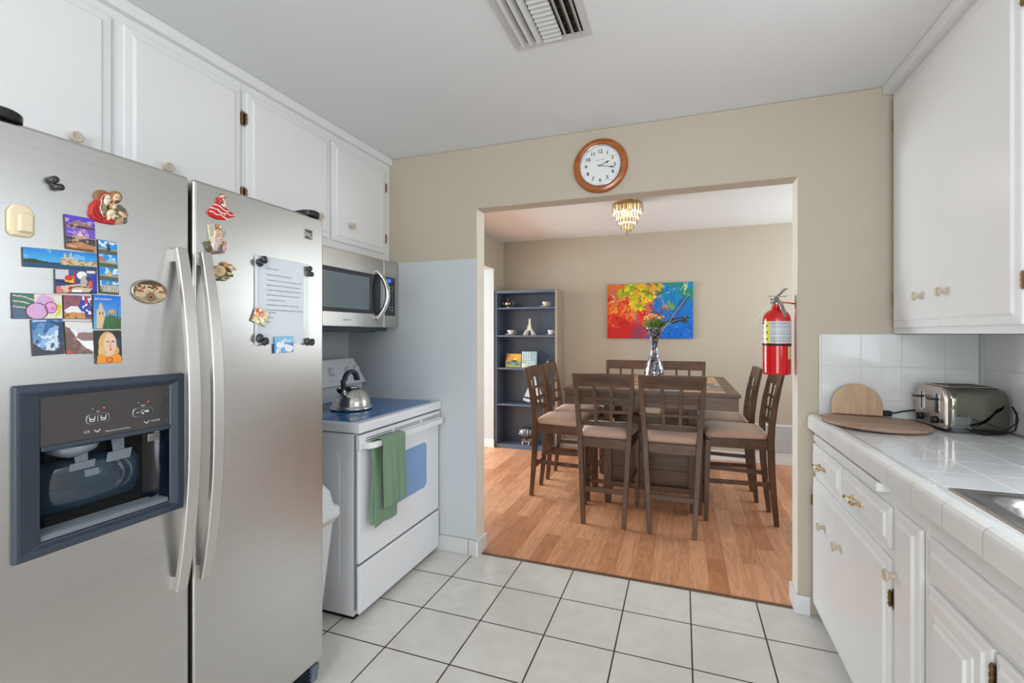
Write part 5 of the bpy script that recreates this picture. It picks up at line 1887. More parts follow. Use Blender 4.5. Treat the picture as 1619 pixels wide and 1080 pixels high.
# angles run from -192 deg (left) through -90 (towards the viewer) to +12 deg (right)
for j in range(h):
    for i in range(w):
        k = j * (w + 1) + i
        fs.append((k, k + 1, k + w + 2, k + w + 1))
        c = cv.a[j, i]
        cs.append((float(c[0]), float(c[1]), float(c[2]), 1.0))
m.add(vs, fs, 0, True, cs)
m.build('label', 'printed', t, recalc=False)
m = eb(); m.lathe([(.0612, .140), (.0628, .141), (.0628, .149), (.0612, .150)], n=48, cap=False); m.build('strap', 'black_plastic', t)
m = eb()
vs = [(.0616 * math.cos(math.radians(a)), .0616 * math.sin(math.radians(a)), z) for z in (.076, .136) for a in range(-50, -20, 5)]
m.add(vs, [(i, i + 1, i + 7, i + 6) for i in range(5)], 0, True, [C(214, 196, 150)] * 5)
m.build('date_tag', 'printed', t, recalc=False)
m = eb(); m.lathe([(.015, .336), (.017, .340), (.017, .350), (.012, .356), (.012, .374), (.0005, .376)], n=20)
v = m.build('valve', 'alu', t)
m = eb(); m.lathe([(.0145, 0), (.0150, .006), (.013, .010), (.0005, .0105)], (-.018, -.006, .356), 24, 0, '-x'); m.build('pressure_gauge', 'alu', v)
m = eb(); m.M = W @ Matrix.Rotation(math.radians(-62), 4, 'Z')
m.bar([(0, 0, .362), (.014, 0, .360), (.030, 0, .340), (.050, 0, .300), (.058, 0, .278)], [.014, .020, .022, .022, .014], .003, 0, (0, 1, 0))
m.build('carry_handle', 'alu', v, bevel=.001)
m = eb(); m.M = W @ Matrix.Rotation(math.radians(-40), 4, 'Z')
m.bar([(-.004, 0, .376), (.016, 0, .390), (.040, 0, .412), (.052, 0, .414)], [.016, .022, .026, .018], .003, 0, (0, 1, 0))
m.build('squeeze_lever', 'alu', v, bevel=.001)
m = eb(); m.tube([(-.040, -.004, .381), (.045, .006, .379)], .0018, 8); m.build('safety_pin', 'alu', v)
m = eb(); m.tube([(-.012, -.01, .352), (-.035, -.03, .338), (-.062, -.04, .310), (-.088, -.045, .275), (-.104, -.045, .250)], .0022, 6); m.tube([(.006, -.03, .42), (.002, -.028, .405)], .007, 8)
m.build('pull_seal', 'print_white', v)
m = MB(); m.box(.5125, .5165, 2.577, 2.593, 1.445, 1.510)
br = m.build('wall_bracket', 'brass_old', t, bevel=.001)
MB().tube([(.5125, 2.585, 1.470), (.48, 2.583, 1.476), (.452, 2.585, 1.478)], .0035, 8).build('bracket_hook', 'red_paint', br)

# ================================================================== ON THE WORKTOP
ZTOP = .9412
t = thing('cutting_board', 'round wooden board lying flat on the white tiled worktop', 'cutting board', (.753, 2.345, ZTOP), 0)
m = MB(); m.M = Matrix.Translation((.753, 2.345, .9454)) @ Matrix.Rotation(math.radians(1.2), 4, 'Y'); m.lathe([(.176, .0004), (.184, .004), (.1855, .009), (.184, .014), (.178, .0165), (.0005, .0165)], (0, 0, 0), 72)
m.build('board', 'maple_flat', t)
t = thing('cutting_board', 'pale half-round wooden board standing upright on the round board against the tiles', 'cutting board', (.735, 2.50, ZTOP + .018), 0)
m = MB()
pl = [(-.095, 0), (.095, 0), (.095, .045)]
for k in range(1, 20):
    a = PI * k / 20
    pl.append((.095 * math.cos(a), .045 + .092 * math.sin(a)))
pl.append((-.095, .045))
m.M = Matrix.Translation((.735, 2.490, .9638)) @ Matrix.Rotation(math.radians(1.2), 4, 'Y') @ Matrix.Rotation(math.radians(-9), 4, 'X')
m.prism(pl, 'y', -.008, .008)
b = m.build('board', 'maple', t, bevel=.003, seg=2)
m = MB()
m.M = Matrix.Translation((.735, 2.490, .9638)) @ Matrix.Rotation(math.radians(1.2), 4, 'Y') @ Matrix.Rotation(math.radians(-9), 4, 'X')
for k in range(8):
    x = -.078 + k * .022
    m.prism([(x, .001), (x + .009, .001), (x + .007, .006), (x + .002, .006)], 'y', -.0088, -.0079)
m.build('burn_mark', 'maple_flat', b)

# toaster
T0 = Vector((.951, 2.40, ZTOP))
P0 = Vector((1.058, 2.398, ZTOP))
rzT = math.radians(6)
t = thing('toaster', 'four-slot chrome toaster with two levers on the worktop by the wall', 'toaster', P0, rzT)
W = WM[t.name]
def tb():
    m = MB(); m.M = W.copy(); return m
TX0, TX1, TY0, TY1 = -.103, .108, -.098, .104
m = tb()
def tsec(x, k=1.0, zt=.176):
    y0, y1 = TY0 * k, TY1 * k
    p = [(x, y0 + .004, .012), (x, y0, .030), (x, y0, .118)]
    for q in range(1, 7):
        a = PI * q / 14
        p.append((x, y0 + .040 * (1 - math.cos(a)), .118 + (zt - .120) * math.sin(a)))
    for q in range(6, 0, -1):
        a = PI * q / 14
        p.append((x, y1 - .040 * (1 - math.cos(a)), .118 + (zt - .120) * math.sin(a)))
    p += [(x, y1, .118), (x, y1, .030), (x, y1 - .004, .012)]
    return p
m.loft([tsec(TX0 + .010), tsec(TX0 + .040), tsec(TX1 - .030), tsec(TX1 - .008, .97, .168), tsec(TX1, .88, .155)], 0, True)
m.build('shell', 'chrome_dark', t)
m = tb()
m.loft([tsec(TX0, .97, .172), tsec(TX0 + .0105, 1.004, .1775)], 0, False)
fp = m.build('front_panel', 'steel_toaster', t, bevel=.003, angle=50)
m = tb(); m.box(TX0 + .004, TX1 - .012, TY0 + .004, TY1 - .004, .003, .014)
for x in (TX0 + .02, TX1 - .03):
    for y in (TY0 + .02, TY1 - .02):
        m.disc((x, y, .0004), .009, .004, 12)
m.build('base', 'black_plastic', t)
m = tb()
m.box(TX0 + .02, TX1 - .02, -.068, .074, .1735, .1765)
tp = m.build('top_plate', 'steel_toaster', t, bevel=.001)
for y in (-.050, -.020, .020, .050):
    MB_ = tb(); MB_.box(TX0 + .035, TX1 - .035, y - .009, y + .009, .1762, .1772); MB_.build('bread_slot', 'dark_gap', tp)
for y in (-.045, .052):
    m = tb(); m.prism([(y - .017, .075), (y - .010, .066), (y + .010, .066), (y + .017, .075), (y + .017, .142), (y + .010, .150), (y - .010, .150), (y - .017, .142)], 'x', TX0 - .002, TX0 + .001)
    lp = m.build('lever_plate', 'chrome', fp, bevel=.001)
    m = tb(); m.box(TX0 - .0025, TX0 - .0018, y - .003, y + .003, .074, .146); m.build('lever_slot', 'dark_gap', lp)
    m = tb(); m.box(TX0 - .030, TX0 - .001, y - .017, y + .017, .120, .127); m.build('lever', 'black_plastic', fp, bevel=.0025)
    m = tb(); m.lathe([(.015, 0), (.0145, .010), (.012, .016), (.0005, .0165)], (TX0 + .0002, y + .002, .040), 20, 0, '-x'); m.box(TX0 - .020, TX0 - .014, y, y + .004, .026, .054)
    m.build('browning_knob', 'black_plastic', fp)
m = tb(); m.lathe([(.0085, 0), (.0075, .004), (.0005, .0045)], (TX0 + .0002, -.078, .040), 16, 0, '-x'); m.build('cancel_button', 'black_plastic', fp)
m = MB()
m.tube([(.985, 2.495, 1.005), (.95, 2.515, .992), (.915, 2.522, .984), (.885, 2.518, .976), (.868, 2.515, .974)], .0033, 8)
pc = m.build('power_cord', 'rubber', t)
m = MB(); m.box(.838, .870, 2.503, 2.529, .961, .985); m.build('plug', 'black_plastic', pc, bevel=.003)
m = MB()
yw = 2.272
m.tube([(1.02, 2.272, .962), (1.05, 2.262, .953), (1.09, 2.255, .957), (1.13, 2.252, .968), (1.158, 2.255, .995), (1.168, 2.27, 1.03), (1.17, 2.30, 1.05)], .003, 8)
m.tube([(1.03, 2.268, .952), (1.07, 2.256, .946), (1.12, 2.248, .952), (1.152, 2.248, .97), (1.166, 2.26, 1.01), (1.171, 2.29, 1.04)], .003, 8)
m.build('cord_loop', 'rubber', t)
m = tb()
pts = []
for j in range(6):
    row = []
    for i in range(8):
        row.append((-.088 + i * .009 + .003 * math.sin(j * 2.1), TY0 - .004 - .003 * abs(math.sin(i * 1.3 + j)), .004 + j * .012 + .002 * math.sin(i * 2)))
    pts.append(row)
m.loft(pts, 0, True, False, False)
m.build('clear_bag', 'sleeve', t, recalc=False)


# ================================================================== DINING CHAIRS
def make_chair(name, label, group):
    t = thing(name, label, 'chair', (0, 0, 0), 0, group)
    # back posts: one curved rear leg each
    prof = [(-.232, 0.0), (-.214, .18), (-.198, .38), (-.190, .58), (-.196, .70), (-.214, .84), (-.240, .97), (-.258, 1.048)]
    xs = lambda z: .138 + .030 * z / .58 if z < .58 else .168 + (z - .58) / .468 * .030
    for s in (-1, 1):
        path = [(s * xs(z), y, z) for y, z in prof]
        m = MB()
        m.bar(path, [.030, .031, .033, .035, .034, .032, .030, .028], [.030, .036, .042, .044, .040, .034, .026, .020], 0, (1, 0, 0))
        m.build('back_leg', 'espresso', t, bevel=.003)
        m = MB()
        m.bar([(s * .188, .222, 0), (s * .186, .215, .30), (s * .184, .208, .578)], [.026, .034, .038], [.026, .034, .038], 0, (1, 0, 0))
        m.build('front_leg', 'espresso', t, bevel=.003)
    # seat frame
    m = MB()
    def plank(x0, y0, x1, y1, z0, z1, w):
        d = Vector((x1 - x0, y1 - y0, 0)).normalized()
        n = Vector((-d.y, d.x, 0)) * w / 2
        a, b = Vector((x0, y0, 0)), Vector((x1, y1, 0))
        m.hexa([(p.x, p.y, z) for z in (z0, z1) for p in (a - n, b - n, b + n, a + n)])
    plank(-.165, .212, .165, .212, .528, .592, .022)
    plank(-.150, -.186, .150, -.186, .528, .592, .022)
    plank(-.166, -.17, -.186, .195, .528, .592, .022)
    plank(.166, -.17, .186, .195, .528, .592, .022)
    m.build('seat_frame', 'espresso_x', t, bevel=.002)
    # cushion
    m = MB()
    def cring(k, z, dx=0):
        p = []
        x0, x1, y0, y1 = .166 * k + dx, .205 * k + dx, -.176 * k, .226 * k
        r = .045
        for cx, cy, a0, cw in ((x1 - r, y1 - r, 0, 1), (-(x1 - r), y1 - r, 90, 1), (-(x0 - r * .5), y0 + r * .5, 180, .5), (x0 - r * .5, y0 + r * .5, 270, .5)):
            for q in range(7):
                a = math.radians(a0 + 90 * q / 6)
                p.append((cx + r * cw * math.cos(a), cy + r * cw * math.sin(a), z))
        return p
    m.loft([cring(.94, .5925), cring(.985, .598), cring(1.0, .612), cring(.985, .628), cring(.93, .642), cring(.80, .651), cring(.55, .657), cring(.25, .659)], 0, True)
    m.build('seat', 'seat_fabric', t)
    # top rail, gently bowed
    def bowed(z0, z1, yz, x0, x1, th, ex=0.0, bow=.018):
        rings = []
        N = 10
        for i in range(N + 1):
            u = -1 + 2 * i / N
            xa, xb = x0 * u, x1 * u
            yb = -bow * (1 - u * u)
            rings.append([(xa, yz(z0) + yb - th / 2, z0), (xb, yz(z1) + yb - th / 2, z1 + ex * (1 - u * u) * .0), (xb, yz(z1) + yb + th / 2, z1), (xa, yz(z0) + yb + th / 2, z0)])
        return rings
    def yz(z):
        for (y0, z0), (y1, z1) in zip(prof[:-1], prof[1:]):
            if z0 <= z <= z1 + 1e-6:
                return y0 + (y1 - y0) * (z - z0) / (z1 - z0)
        return prof[-1][0]
    m = MB(); m.loft(bowed(.962, 1.050, yz, .196, .213, .022), 0, False); m.build('top_rail', 'espresso_x', t, bevel=.003)
    for z0, z1 in ((.866, .884), (.776, .796), (.684, .712)):
        m = MB(); m.loft(bowed(z0, z1, yz, xs(z0) - .012, xs(z1) - .012, .016, 0, .014), 0, False); m.build('back_rail', 'espresso_x', t, bevel=.0015)
    for s in (-1, 1):
        m = MB()
        zs = [.698, .78, .87, .965]
        m.bar([(s * (.050 + .010 * (z - .7) / .26), yz(z) - .0125, z) for z in zs], .022, .012, 0, (1, 0, 0))
        m.build('back_slat', 'espresso', t, bevel=.0015)
    for s in (-1, 1):
        m = MB(); m.bar([(s * .150, -.205, .285), (s * .184, .214, .285)], .014, .030, 0, (1, 0, 0)); m.build('side_stretcher', 'espresso_x', t, bevel=.0015)
    m = MB(); m.bar([(-.145, -.208, .238), (.145, -.208, .238)], .014, .034, 0, (0, 1, 0)); m.build('rear_stretcher', 'espresso_x', t, bevel=.0015)
    m = MB(); m.bar([(-.184, .218, .165), (.184, .218, .165)], .018, .030, 0, (0, 1, 0)); m.build('front_stretcher', 'espresso_x', t, bevel=.0015)
    return t


GC = 'lattice-back counter chairs around the dining table'
chair = make_chair('dining_chair', 'dark lattice-back counter chair nearest the opening, the left one of the two seen from behind', GC)
spots = [
    ((-.510, 3.472), 0, None),
    ((-.063, 3.462), 0, 'dark lattice-back counter chair nearest the opening, the right one of the two seen from behind'),
    ((-.930, 3.800), -90, 'dark lattice-back counter chair on the left of the table, the one nearer the kitchen'),
    ((-.918, 4.250), -90, 'dark lattice-back counter chair on the left, farther back in front of the shelves'),
    ((.378, 3.778), 91, 'dark lattice-back counter chair under the fire extinguisher, nearer one on the right side'),
    ((.318, 4.243), 90, 'dark lattice-back counter chair on the right side, farther from the kitchen'),
    ((-.537, 4.690), 180, 'dark lattice-back counter chair against the far wall, left of the vase'),
    ((.008, 4.690), 180, 'dark lattice-back counter chair against the far wall, right of the vase'),
]
for i, ((x, y), a, lab) in enumerate(spots):
    o = chair if i == 0 else copy_tree(chair)
    place(o, (x, y, 0), math.radians(a), lab)

# ================================================================== DINING TABLE
TX = (-.822, .360)
TY = (3.345, 4.700)
TZ = .9275
t = thing('dining_table', 'dark square counter-height dining table with a slate mosaic top and panelled pedestal', 'table', (-.23, 4.02, 0), 0)
m = MB()
m.box(TX[0], TX[1], TY[0], TY[1], TZ - .022, TZ)
tp = m.build('table_top', 'espresso_x', t, bevel=.004)
# slate inlay
pal = [(206, 158, 96), (196, 120, 80), (160, 164, 162), (216, 180, 120), (120, 122, 116), (190, 140, 90), (176, 178, 170), (150, 100, 76), (222, 196, 140), (92, 96, 92)]
m = MB()
bx0, bx1, by0, by1 = TX[0] + .085, TX[1] - .085, TY[0] + .075, TY[1] - .10
y = by0
rr_ = random.Random(3)
rows = 13
hgt = (by1 - by0) / rows
for r in range(rows):
    x = bx0
    while x < bx1 - .01:
        w = rr_.choice([.07, .10, .13, .17])
        xe = min(x + w, bx1)
        if bx1 - xe < .04:
            xe = bx1
        c = rr_.choice(pal)
        k = rr_.uniform(.92, 1.06)
        m.box(x + .0012, xe - .0012, y + .0012, y + hgt - .0012, TZ - .001, TZ + .0012, 0, C(min(255, c[0] * k), min(255, c[1] * k), min(255, c[2] * k)))
        x = xe
    y += hgt
m.build('slate_inlay', 'printed', tp)
m = MB()
q = .012
for a in ((TX[0] + q, TX[1] - q, TY[0] + q, TY[0] + q + .022), (TX[0] + q, TX[1] - q, TY[1] - q - .022, TY[1] - q), (TX[0] + q, TX[0] + q + .022, TY[0] + q + .022, TY[1] - q - .022), (TX[1] - q - .022, TX[1] - q, TY[0] + q + .022, TY[1] - q - .022)):
    m.box(a[0], a[1], a[2], a[3], .815, TZ - .022)
m.build('apron', 'espresso_x', t, bevel=.002)
PX0, PX1, PY0, PY1 = -.545, .075, 3.715, 4.325
for x in (PX0, PX1):
    for y in (PY0, PY1):
        m = MB()
        m.hexa([(x - .020, y - .020, 0), (x + .020, y - .020, 0), (x + .020, y + .020, 0), (x - .020, y + .020, 0), (x - .030, y - .030, .12), (x + .030, y - .030, .12), (x + .030, y + .030, .12), (x - .030, y + .030, .12)])
        m.box(x - .030, x + .030, y - .030, y + .030, .12, .9)
        m.build('pedestal_post', 'espresso', t, bevel=.002)
m = MB()
m.box(PX0 + .008, PX1 - .008, PY0 + .008, PY1 - .008, .13, .575)
bx = m.build('pedestal_box', 'espresso_x', t, bevel=.002)
m = MB()
m.box(PX0 + .004, PX1 - .004, PY0 + .004, PY1 - .004, .575, .592)
m.build('pedestal_shelf', 'espresso_x', t, bevel=.002)
m = MB()
for x in (PX0 + .030, (PX0 + PX1) / 2 - .018, PX1 - .066):
    pass
for f, yy in ((-1, PY0 + .008), (1, PY1 - .008)):
    for z in (.13, .262, .40, .54):
        m.box(PX0 + .03, PX1 - .03, yy, yy + f * .010, z, z + .030)
    m.box((PX0 + PX1) / 2 - .02, (PX0 + PX1) / 2 + .02, yy, yy + f * .011, .13, .57)
for f, xx in ((-1, PX0 + .008), (1, PX1 - .008)):
    for z in (.13, .262, .40, .54):
        m.box(xx, xx + f * .010, PY0 + .03, PY1 - .03, z, z + .030)
    m.box(xx, xx + f * .011, (PY0 + PY1) / 2 - .02, (PY0 + PY1) / 2 + .02, .13, .57)
m.build('pedestal_moulding', 'espresso_x', bx, bevel=.003)

# ================================================================== VASE, FLOWERS, FEATHERS
V0 = Vector((-.213, 4.0, TZ + .0016))
t = thing('vase', 'tall flared vase covered in mirror mosaic on the dining table', 'vase', V0, 0)
m = MB(); m.lathe([(.045, 0), (.062, .004), (.074, .025), (.079, .055), (.077, .09), (.068, .13), (.054, .17), (.040, .205), (.031, .24), (.0265, .275), (.0265, .305), (.031, .335), (.040, .365), (.052, .395), (.064, .422), (.070, .440), (.0705, .447), (.067, .447), (.060, .425), (.035, .36), (.022, .30), (.0005, .25)], V0, 48)
m.build('vase_body', 'mosaic', t)
rq = random.Random(9)
t = thing('flower_bunch', 'bunch of orange and cream artificial flowers in spiky green leaves in the mosaic vase', 'flowers', V0 + Vector((0, 0, .447)), 0)
Z0 = V0.z + .435
m = MB()
m2 = MB()
for k in range(330):
    a = rq.uniform(0, 2 * PI)
    r0 = rq.uniform(0, .055)
    r1 = r0 + rq.uniform(.01, .075)
    L_ = rq.uniform(.06, .105) - r1 * .25
    b = Vector((V0.x + r0 * math.cos(a), V0.y + r0 * math.sin(a), Z0))
    e = Vector((V0.x + r1 * math.cos(a + rq.uniform(-.3, .3)), V0.y + r1 * math.sin(a + rq.uniform(-.3, .3)), Z0 + L_))
    d = (e - b).normalized()
    s = d.cross(Vector((rq.random(), rq.random(), .3))).normalized() * rq.uniform(.003, .0055)
    mid = b.lerp(e, .5) + Vector((0, 0, .006))
    (m if k % 4 else m2).add([b - s * .6, b + s * .6, mid + s, mid - s, e], [(0, 1, 2, 3), (3, 2, 4)], 0, True)
m.build('leaves', 'leaf', t, recalc=False)
m2.build('dark_leaves', 'leaf_dark', t, recalc=False)
for k in range(24):
    a = rq.uniform(0, 2 * PI)
    r = .080 * math.sqrt(rq.random())
    c = Vector((V0.x + r * math.cos(a), V0.y + r * math.sin(a), Z0 + .112 - r * .30 + rq.uniform(-.012, .012)))
    m = MB()
    R = rq.uniform(.015, .021)
    m.ball(c, R * .62, 8)
    for lay, (el, nn) in enumerate(((-.5, 7), (.15, 8), (.75, 5))):
        for p in range(nn):
            b = 2 * PI * p / nn + a + lay * .4
            q = c + Vector((math.cos(b) * math.cos(el), math.sin(b) * math.cos(el), math.sin(el))) * R * .62
            m.ball(q, (R * .36, R * .36, R * .34), 5)
    m.build('blossom', ('bloom_orange', 'bloom_orange', 'bloom_cream', 'bloom_orange', 'bloom_cream', 'bloom_orange', 'bloom_orange', 'bloom_red')[k % 8], t)


def feather(label, p, wq, eye, bare):
    """p: list of points from the vase mouth to the tip"""
    t = thing('peacock_feather', label, 'feather', p[0], 0, 'peacock feathers in the vase')
    P = [Vector(q) for q in p]
    pts = []
    for i in range(21):
        u = i / 20
        a = P[0].lerp(P[1], u)
        b = P[1].lerp(P[2], u)
        pts.append(a.lerp(b, u))
    m = MB(); m.tube(pts, [.0022 - .0012 * i / 20 for i in range(21)], 6); m.build('quill', 'feather_white', t)
    m = MB()
    vdir = Vector((.05, 1, 0))
    for i in range(int(20 * bare), 20):
        for q in range(5):
            u = (i + q / 5 - int(20 * bare)) / max(1, (20 - int(20 * bare)))
            c = pts[i].lerp(pts[i + 1], q / 5)
            T = (pts[i + 1] - pts[i]).normalized()
            N = T.cross(vdir).normalized()
            for s in (-1, 1):
                ln = wq * (math.sin(PI * min(1, .15 + u * .85)) ** .6) * rq.uniform(.7, 1.15)
                e = c + (N * s * .8 + T * .6).normalized() * ln + Vector((0, rq.uniform(-.006, .006), 0))
                w = T * .0011
                m.add([c - w, c + w, e + w * .5, e - w * .5], [(0, 1, 2, 3)], 0)
    m.build('barbs', 'feather_dark', t, recalc=False)
    if eye:
        c = pts[-1]
        e = MB()
        for q in range(90):
            an = rq.uniform(-2.4, 2.4)
            ln = rq.uniform(.030, .052)
            o0 = c + Vector((-.004, 0, 0))
            tip = o0 + Vector((math.cos(an) * ln, rq.uniform(-.006, .006), math.sin(an) * ln * .85))
            sd = Vector((-math.sin(an), 0, math.cos(an))) * .0011
            e.add([o0 - sd, o0 + sd, tip + sd * .4, tip - sd * .4], [(0, 1, 2, 3)])
        e.build('eye_barbs', 'feather_dark', t, recalc=False)
        e = MB(); e.ball(c, (.022, .0025, .018), 14); eo = e.build('eye_spot', 'feather_gold', t)
        e = MB(); e.ball(c + Vector((-.003, -.001, 0)), (.015, .003, .013), 12); e.build('eye_ring', 'feather_green', eo)
        e = MB(); e.ball(c + Vector((-.004, -.002, 0)), (.009, .0036, .009), 12); e.build('eye_centre', 'feather_blue', eo)
    return t


z1 = V0.z + .45
feather('long dark feather with a white quill leaning right from the vase, tallest of the three', [(V0.x + .03, 4.0, z1 - .08), (V0.x + .17, 4.0, z1 + .13), (V0.x + .27, 4.0, z1 + .27)], .040, False, .45)
feather('feather with a blue and gold eye leaning low to the right of the vase', [(V0.x + .03, 3.99, z1 - .06), (V0.x + .12, 3.98, z1 + .07), (V0.x + .235, 3.97, z1 + .060)], .030, True, .5)
feather('thin curly dark feather drooping beside the eyed feather, right of the flowers', [(V0.x + .02, 4.01, z1 - .06), (V0.x + .16, 4.02, z1 + .12), (V0.x + .145, 4.02, z1 + .02)], .022, False, .2)

# ================================================================== PAINTING
px0, px1, pz0, pz1 = -.793, .112, 1.2725, 1.8775
rg = np.random.RandomState(21)
Wp, Hp = 300, 200
cv = Canvas(Wp, Hp, (0, 122, 190), (0, 100, 212))
asp = Wp / Hp
n1 = fbm(Wp, Hp, 3, asp, rg, 6)
n2 = fbm(Wp, Hp, 5, asp, rg, 6)
n3 = fbm(Wp, Hp, 8, asp, rg, 5)
n4 = fbm(Wp, Hp, 4, asp, rg, 6)
n5 = fbm(Wp, Hp, 18, asp, rg, 4)
# warped coordinates give the smeared, swirling edges
U = cv.U = cv.U + (n1 - .5) * .22 + (n3 - .5) * .10
V = cv.V = cv.V + (n2 - .5) * .30 + (n5 - .5) * .10
sm = lambda x, a, b: np.clip((x - a) / (b - a), 0, 1)
cv.mask(sm(U, .62, .72) * sm(V, .55, .85) * sm(n4, .40, .52), (0, 140, 150), .9)
cv.mask(sm(n2, .50, .56) * sm(V, .66, .86) * sm(U, .55, .65), (20, 140, 90), .85)
cv.mask(sm(n5, .56, .66) * sm(U, .6, .7), (0, 150, 200), .5)
cv.mask(1 - sm(U, .50, .53), (224, 46, 26))
cv.mask((1 - sm(U, .40, .46)) * sm(n3, .47, .52) * sm(V, .22, .40), (240, 92, 30))
cv.mask((1 - sm(U, .36, .42)) * sm(n5, .54, .58) * sm(V, .35, .45), (246, 140, 50), .85)
cv.mask((1 - sm(U, .40, .46)) * sm(n4, .53, .56), (204, 20, 22))
cv.mask((1 - sm(V, .18, .36)) * (1 - sm(U, .40, .50)), (200, 26, 30), .8)
cv.mask((1 - sm(V, .12, .30)) * (1 - sm(U, .44, .52)) * sm(U, .26, .36), (120, 70, 100), .75)
cv.mask(sm(V, .55, .70) * (1 - sm(U, .16, .24)) * sm(n2, .5, .55), (206, 110, 60), .8)
# lime and yellow crown
d = np.abs(U - .42) / .34 + np.abs(V - .92) / .48
g = 1 - sm(d, .82, .95)
cv.mask(g, (112, 168, 30))
cv.mask(g * sm(n3, .50, .54), (160, 196, 24))
cv.mask(g * sm(n5, .58, .61), (226, 214, 20))
cv.mask(g * sm(n1, .63, .66), (232, 160, 30), .85)
cv.mask(g * sm(n4, .55, .58), (20, 120, 130), .9)
cv.mask(g * (np.abs(n3 - .47) < .010), (186, 60, 24))
cv.mask(g * (np.abs(n2 - .52) < .009), (60, 80, 50))
for c, r_, col in (((.34, .55), .045, (244, 214, 20)), ((.43, .52), .05, (250, 220, 10)), ((.50, .64), .05, (246, 214, 16)), ((.58, .76), .04, (250, 220, 20)), ((.44, .76), .03, (244, 200, 20)),
                   ((.52, .52), .075, (222, 104, 60)), ((.37, .40), .045, (226, 34, 30)), ((.47, .40), .045, (190, 40, 40)), ((.55, .44), .045, (70, 80, 120)), ((.79, .62), .035, (120, 170, 60)), ((.66, .78), .05, (60, 120, 50)), ((.72, .56), .03, (226, 150, 60))):
    cv.mask(((U - c[0]) / r_) ** 2 + ((V - c[1]) / (r_ * 1.6)) ** 2 + (n5 - .5) * 4 < 1, col, .92)
for c, r_ in (((.74, .18), .014), ((.80, .22), .018), ((.86, .10), .016), ((.70, .10), .020), ((.93, .24), .014)):
    cv.mask(((U - c[0]) / r_) ** 2 + ((V - c[1]) / (r_ * 1.6)) ** 2 + (n3 - .5) * 4 < 1, (6, 50, 186), .9)
for pts_, w, col in (([(.30, .48), (.38, .32), (.34, .56)], .006, (110, 120, 170)), ([(.36, .94), (.50, .84), (.60, .74), (.70, .58), (.78, .40)], .010, (150, 56, 40)), ([(.60, .42), (.68, .54), (.74, .50), (.80, .38)], .008, (116, 60, 80)), ([(.04, .98), (.09, .86), (.14, .74)], .010, (150, 130, 136)),
                    ([(.60, .92), (.68, .78), (.72, .64)], .006, (60, 60, 96)), ([(.90, .94), (.96, .92), (.97, .84)], .007, (220, 226, 70)), ([(.62, .70), (.70, .70), (.74, .60)], .010, (140, 150, 190)), ([(.03, .86), (.10, .72), (.04, .68)], .005, (244, 226, 206)), ([(.20, .40), (.30, .46), (.36, .40)], .006, (250, 160, 90)),
                    ([(.02, .34), (.08, .26), (.12, .22)], .005, (246, 160, 70)), ([(.50, .90), (.60, .92), (.66, .84)], .006, (216, 150, 60)), ([(.84, .88), (.78, .80), (.74, .74)], .005, (150, 206, 236)), ([(.24, .70), (.28, .56), (.26, .46)], .005, (160, 60, 60)), ([(.10, .60), (.20, .74), (.30, .70)], .005, (250, 190, 120))):
    cv.line(pts_, w, col, asp)
cv.mask((np.abs(n2 - .5) < .006) * (U < .46), (150, 30, 16), .6)
cv.mask((np.abs(n5 - .5) < .010) * (U < .46) * (V > .35), (252, 150, 70), .35)
cv.mask((np.abs(n3 - .53) < .008) * (U > .56), (90, 190, 226), .5)
cv.ring(.075, .55, .018, .028, .35, (240, 176, 40))
t = thing('painting', 'abstract red, yellow and blue canvas hanging on the dining room wall', 'painting', ((px0 + px1) / 2, YB, (pz0 + pz1) / 2), 0)
m = MB(); m.box(px0, px1, YB - .024, YB - .001, pz0, pz1, 0, C(40, 70, 110)); m.build('stretcher', 'printed', t, bevel=.002)
m = MB(); m.canvas(cv, (px0 + .0008, YB - .0246, pz0 + .0008), (px1 - px0 - .0016, 0, 0), (0, 0, pz1 - pz0 - .0016)); m.build('paint', 'oil_paint', t)

# ================================================================== WALL GRILLE
t = thing('return_air_grille', 'white louvred air grille low on the dining room wall behind the right chairs', 'vent', (.86, YB, .25), 0)
m = MB()
gx0, gx1, gz0, gz1 = .62, 1.12, .098, .405
for a in ((gx0, gx1, gz0, gz0 + .022), (gx0, gx1, gz1 - .022, gz1), (gx0, gx0 + .022, gz0 + .022, gz1 - .022), (gx1 - .022, gx1, gz0 + .022, gz1 - .022)):
    m.box(a[0], a[1], YB - .010, YB - .0003, a[2], a[3])
m.build('frame', 'trim_white', t, bevel=.002)
MB().box(gx0 + .02, gx1 - .02, YB - .002, YB - .0004, gz0 + .02, gz1 - .02).build('duct_opening', 'grille_dark', t)
m = MB()
for k in range(20):
    z = gz0 + .028 + k * .0128
    m.hexa([(gx0 + .022, YB - .010, z), (gx1 - .022, YB - .010, z), (gx1 - .022, YB - .002, z + .004), (gx0 + .022, YB - .002, z + .004), (gx0 + .022, YB - .010, z + .006), (gx1 - .022, YB - .010, z + .006), (gx1 - .022, YB - .002, z + .0085), (gx0 + .022, YB - .002, z + .0085)])
m.build('louvre', 'trim_white', t)

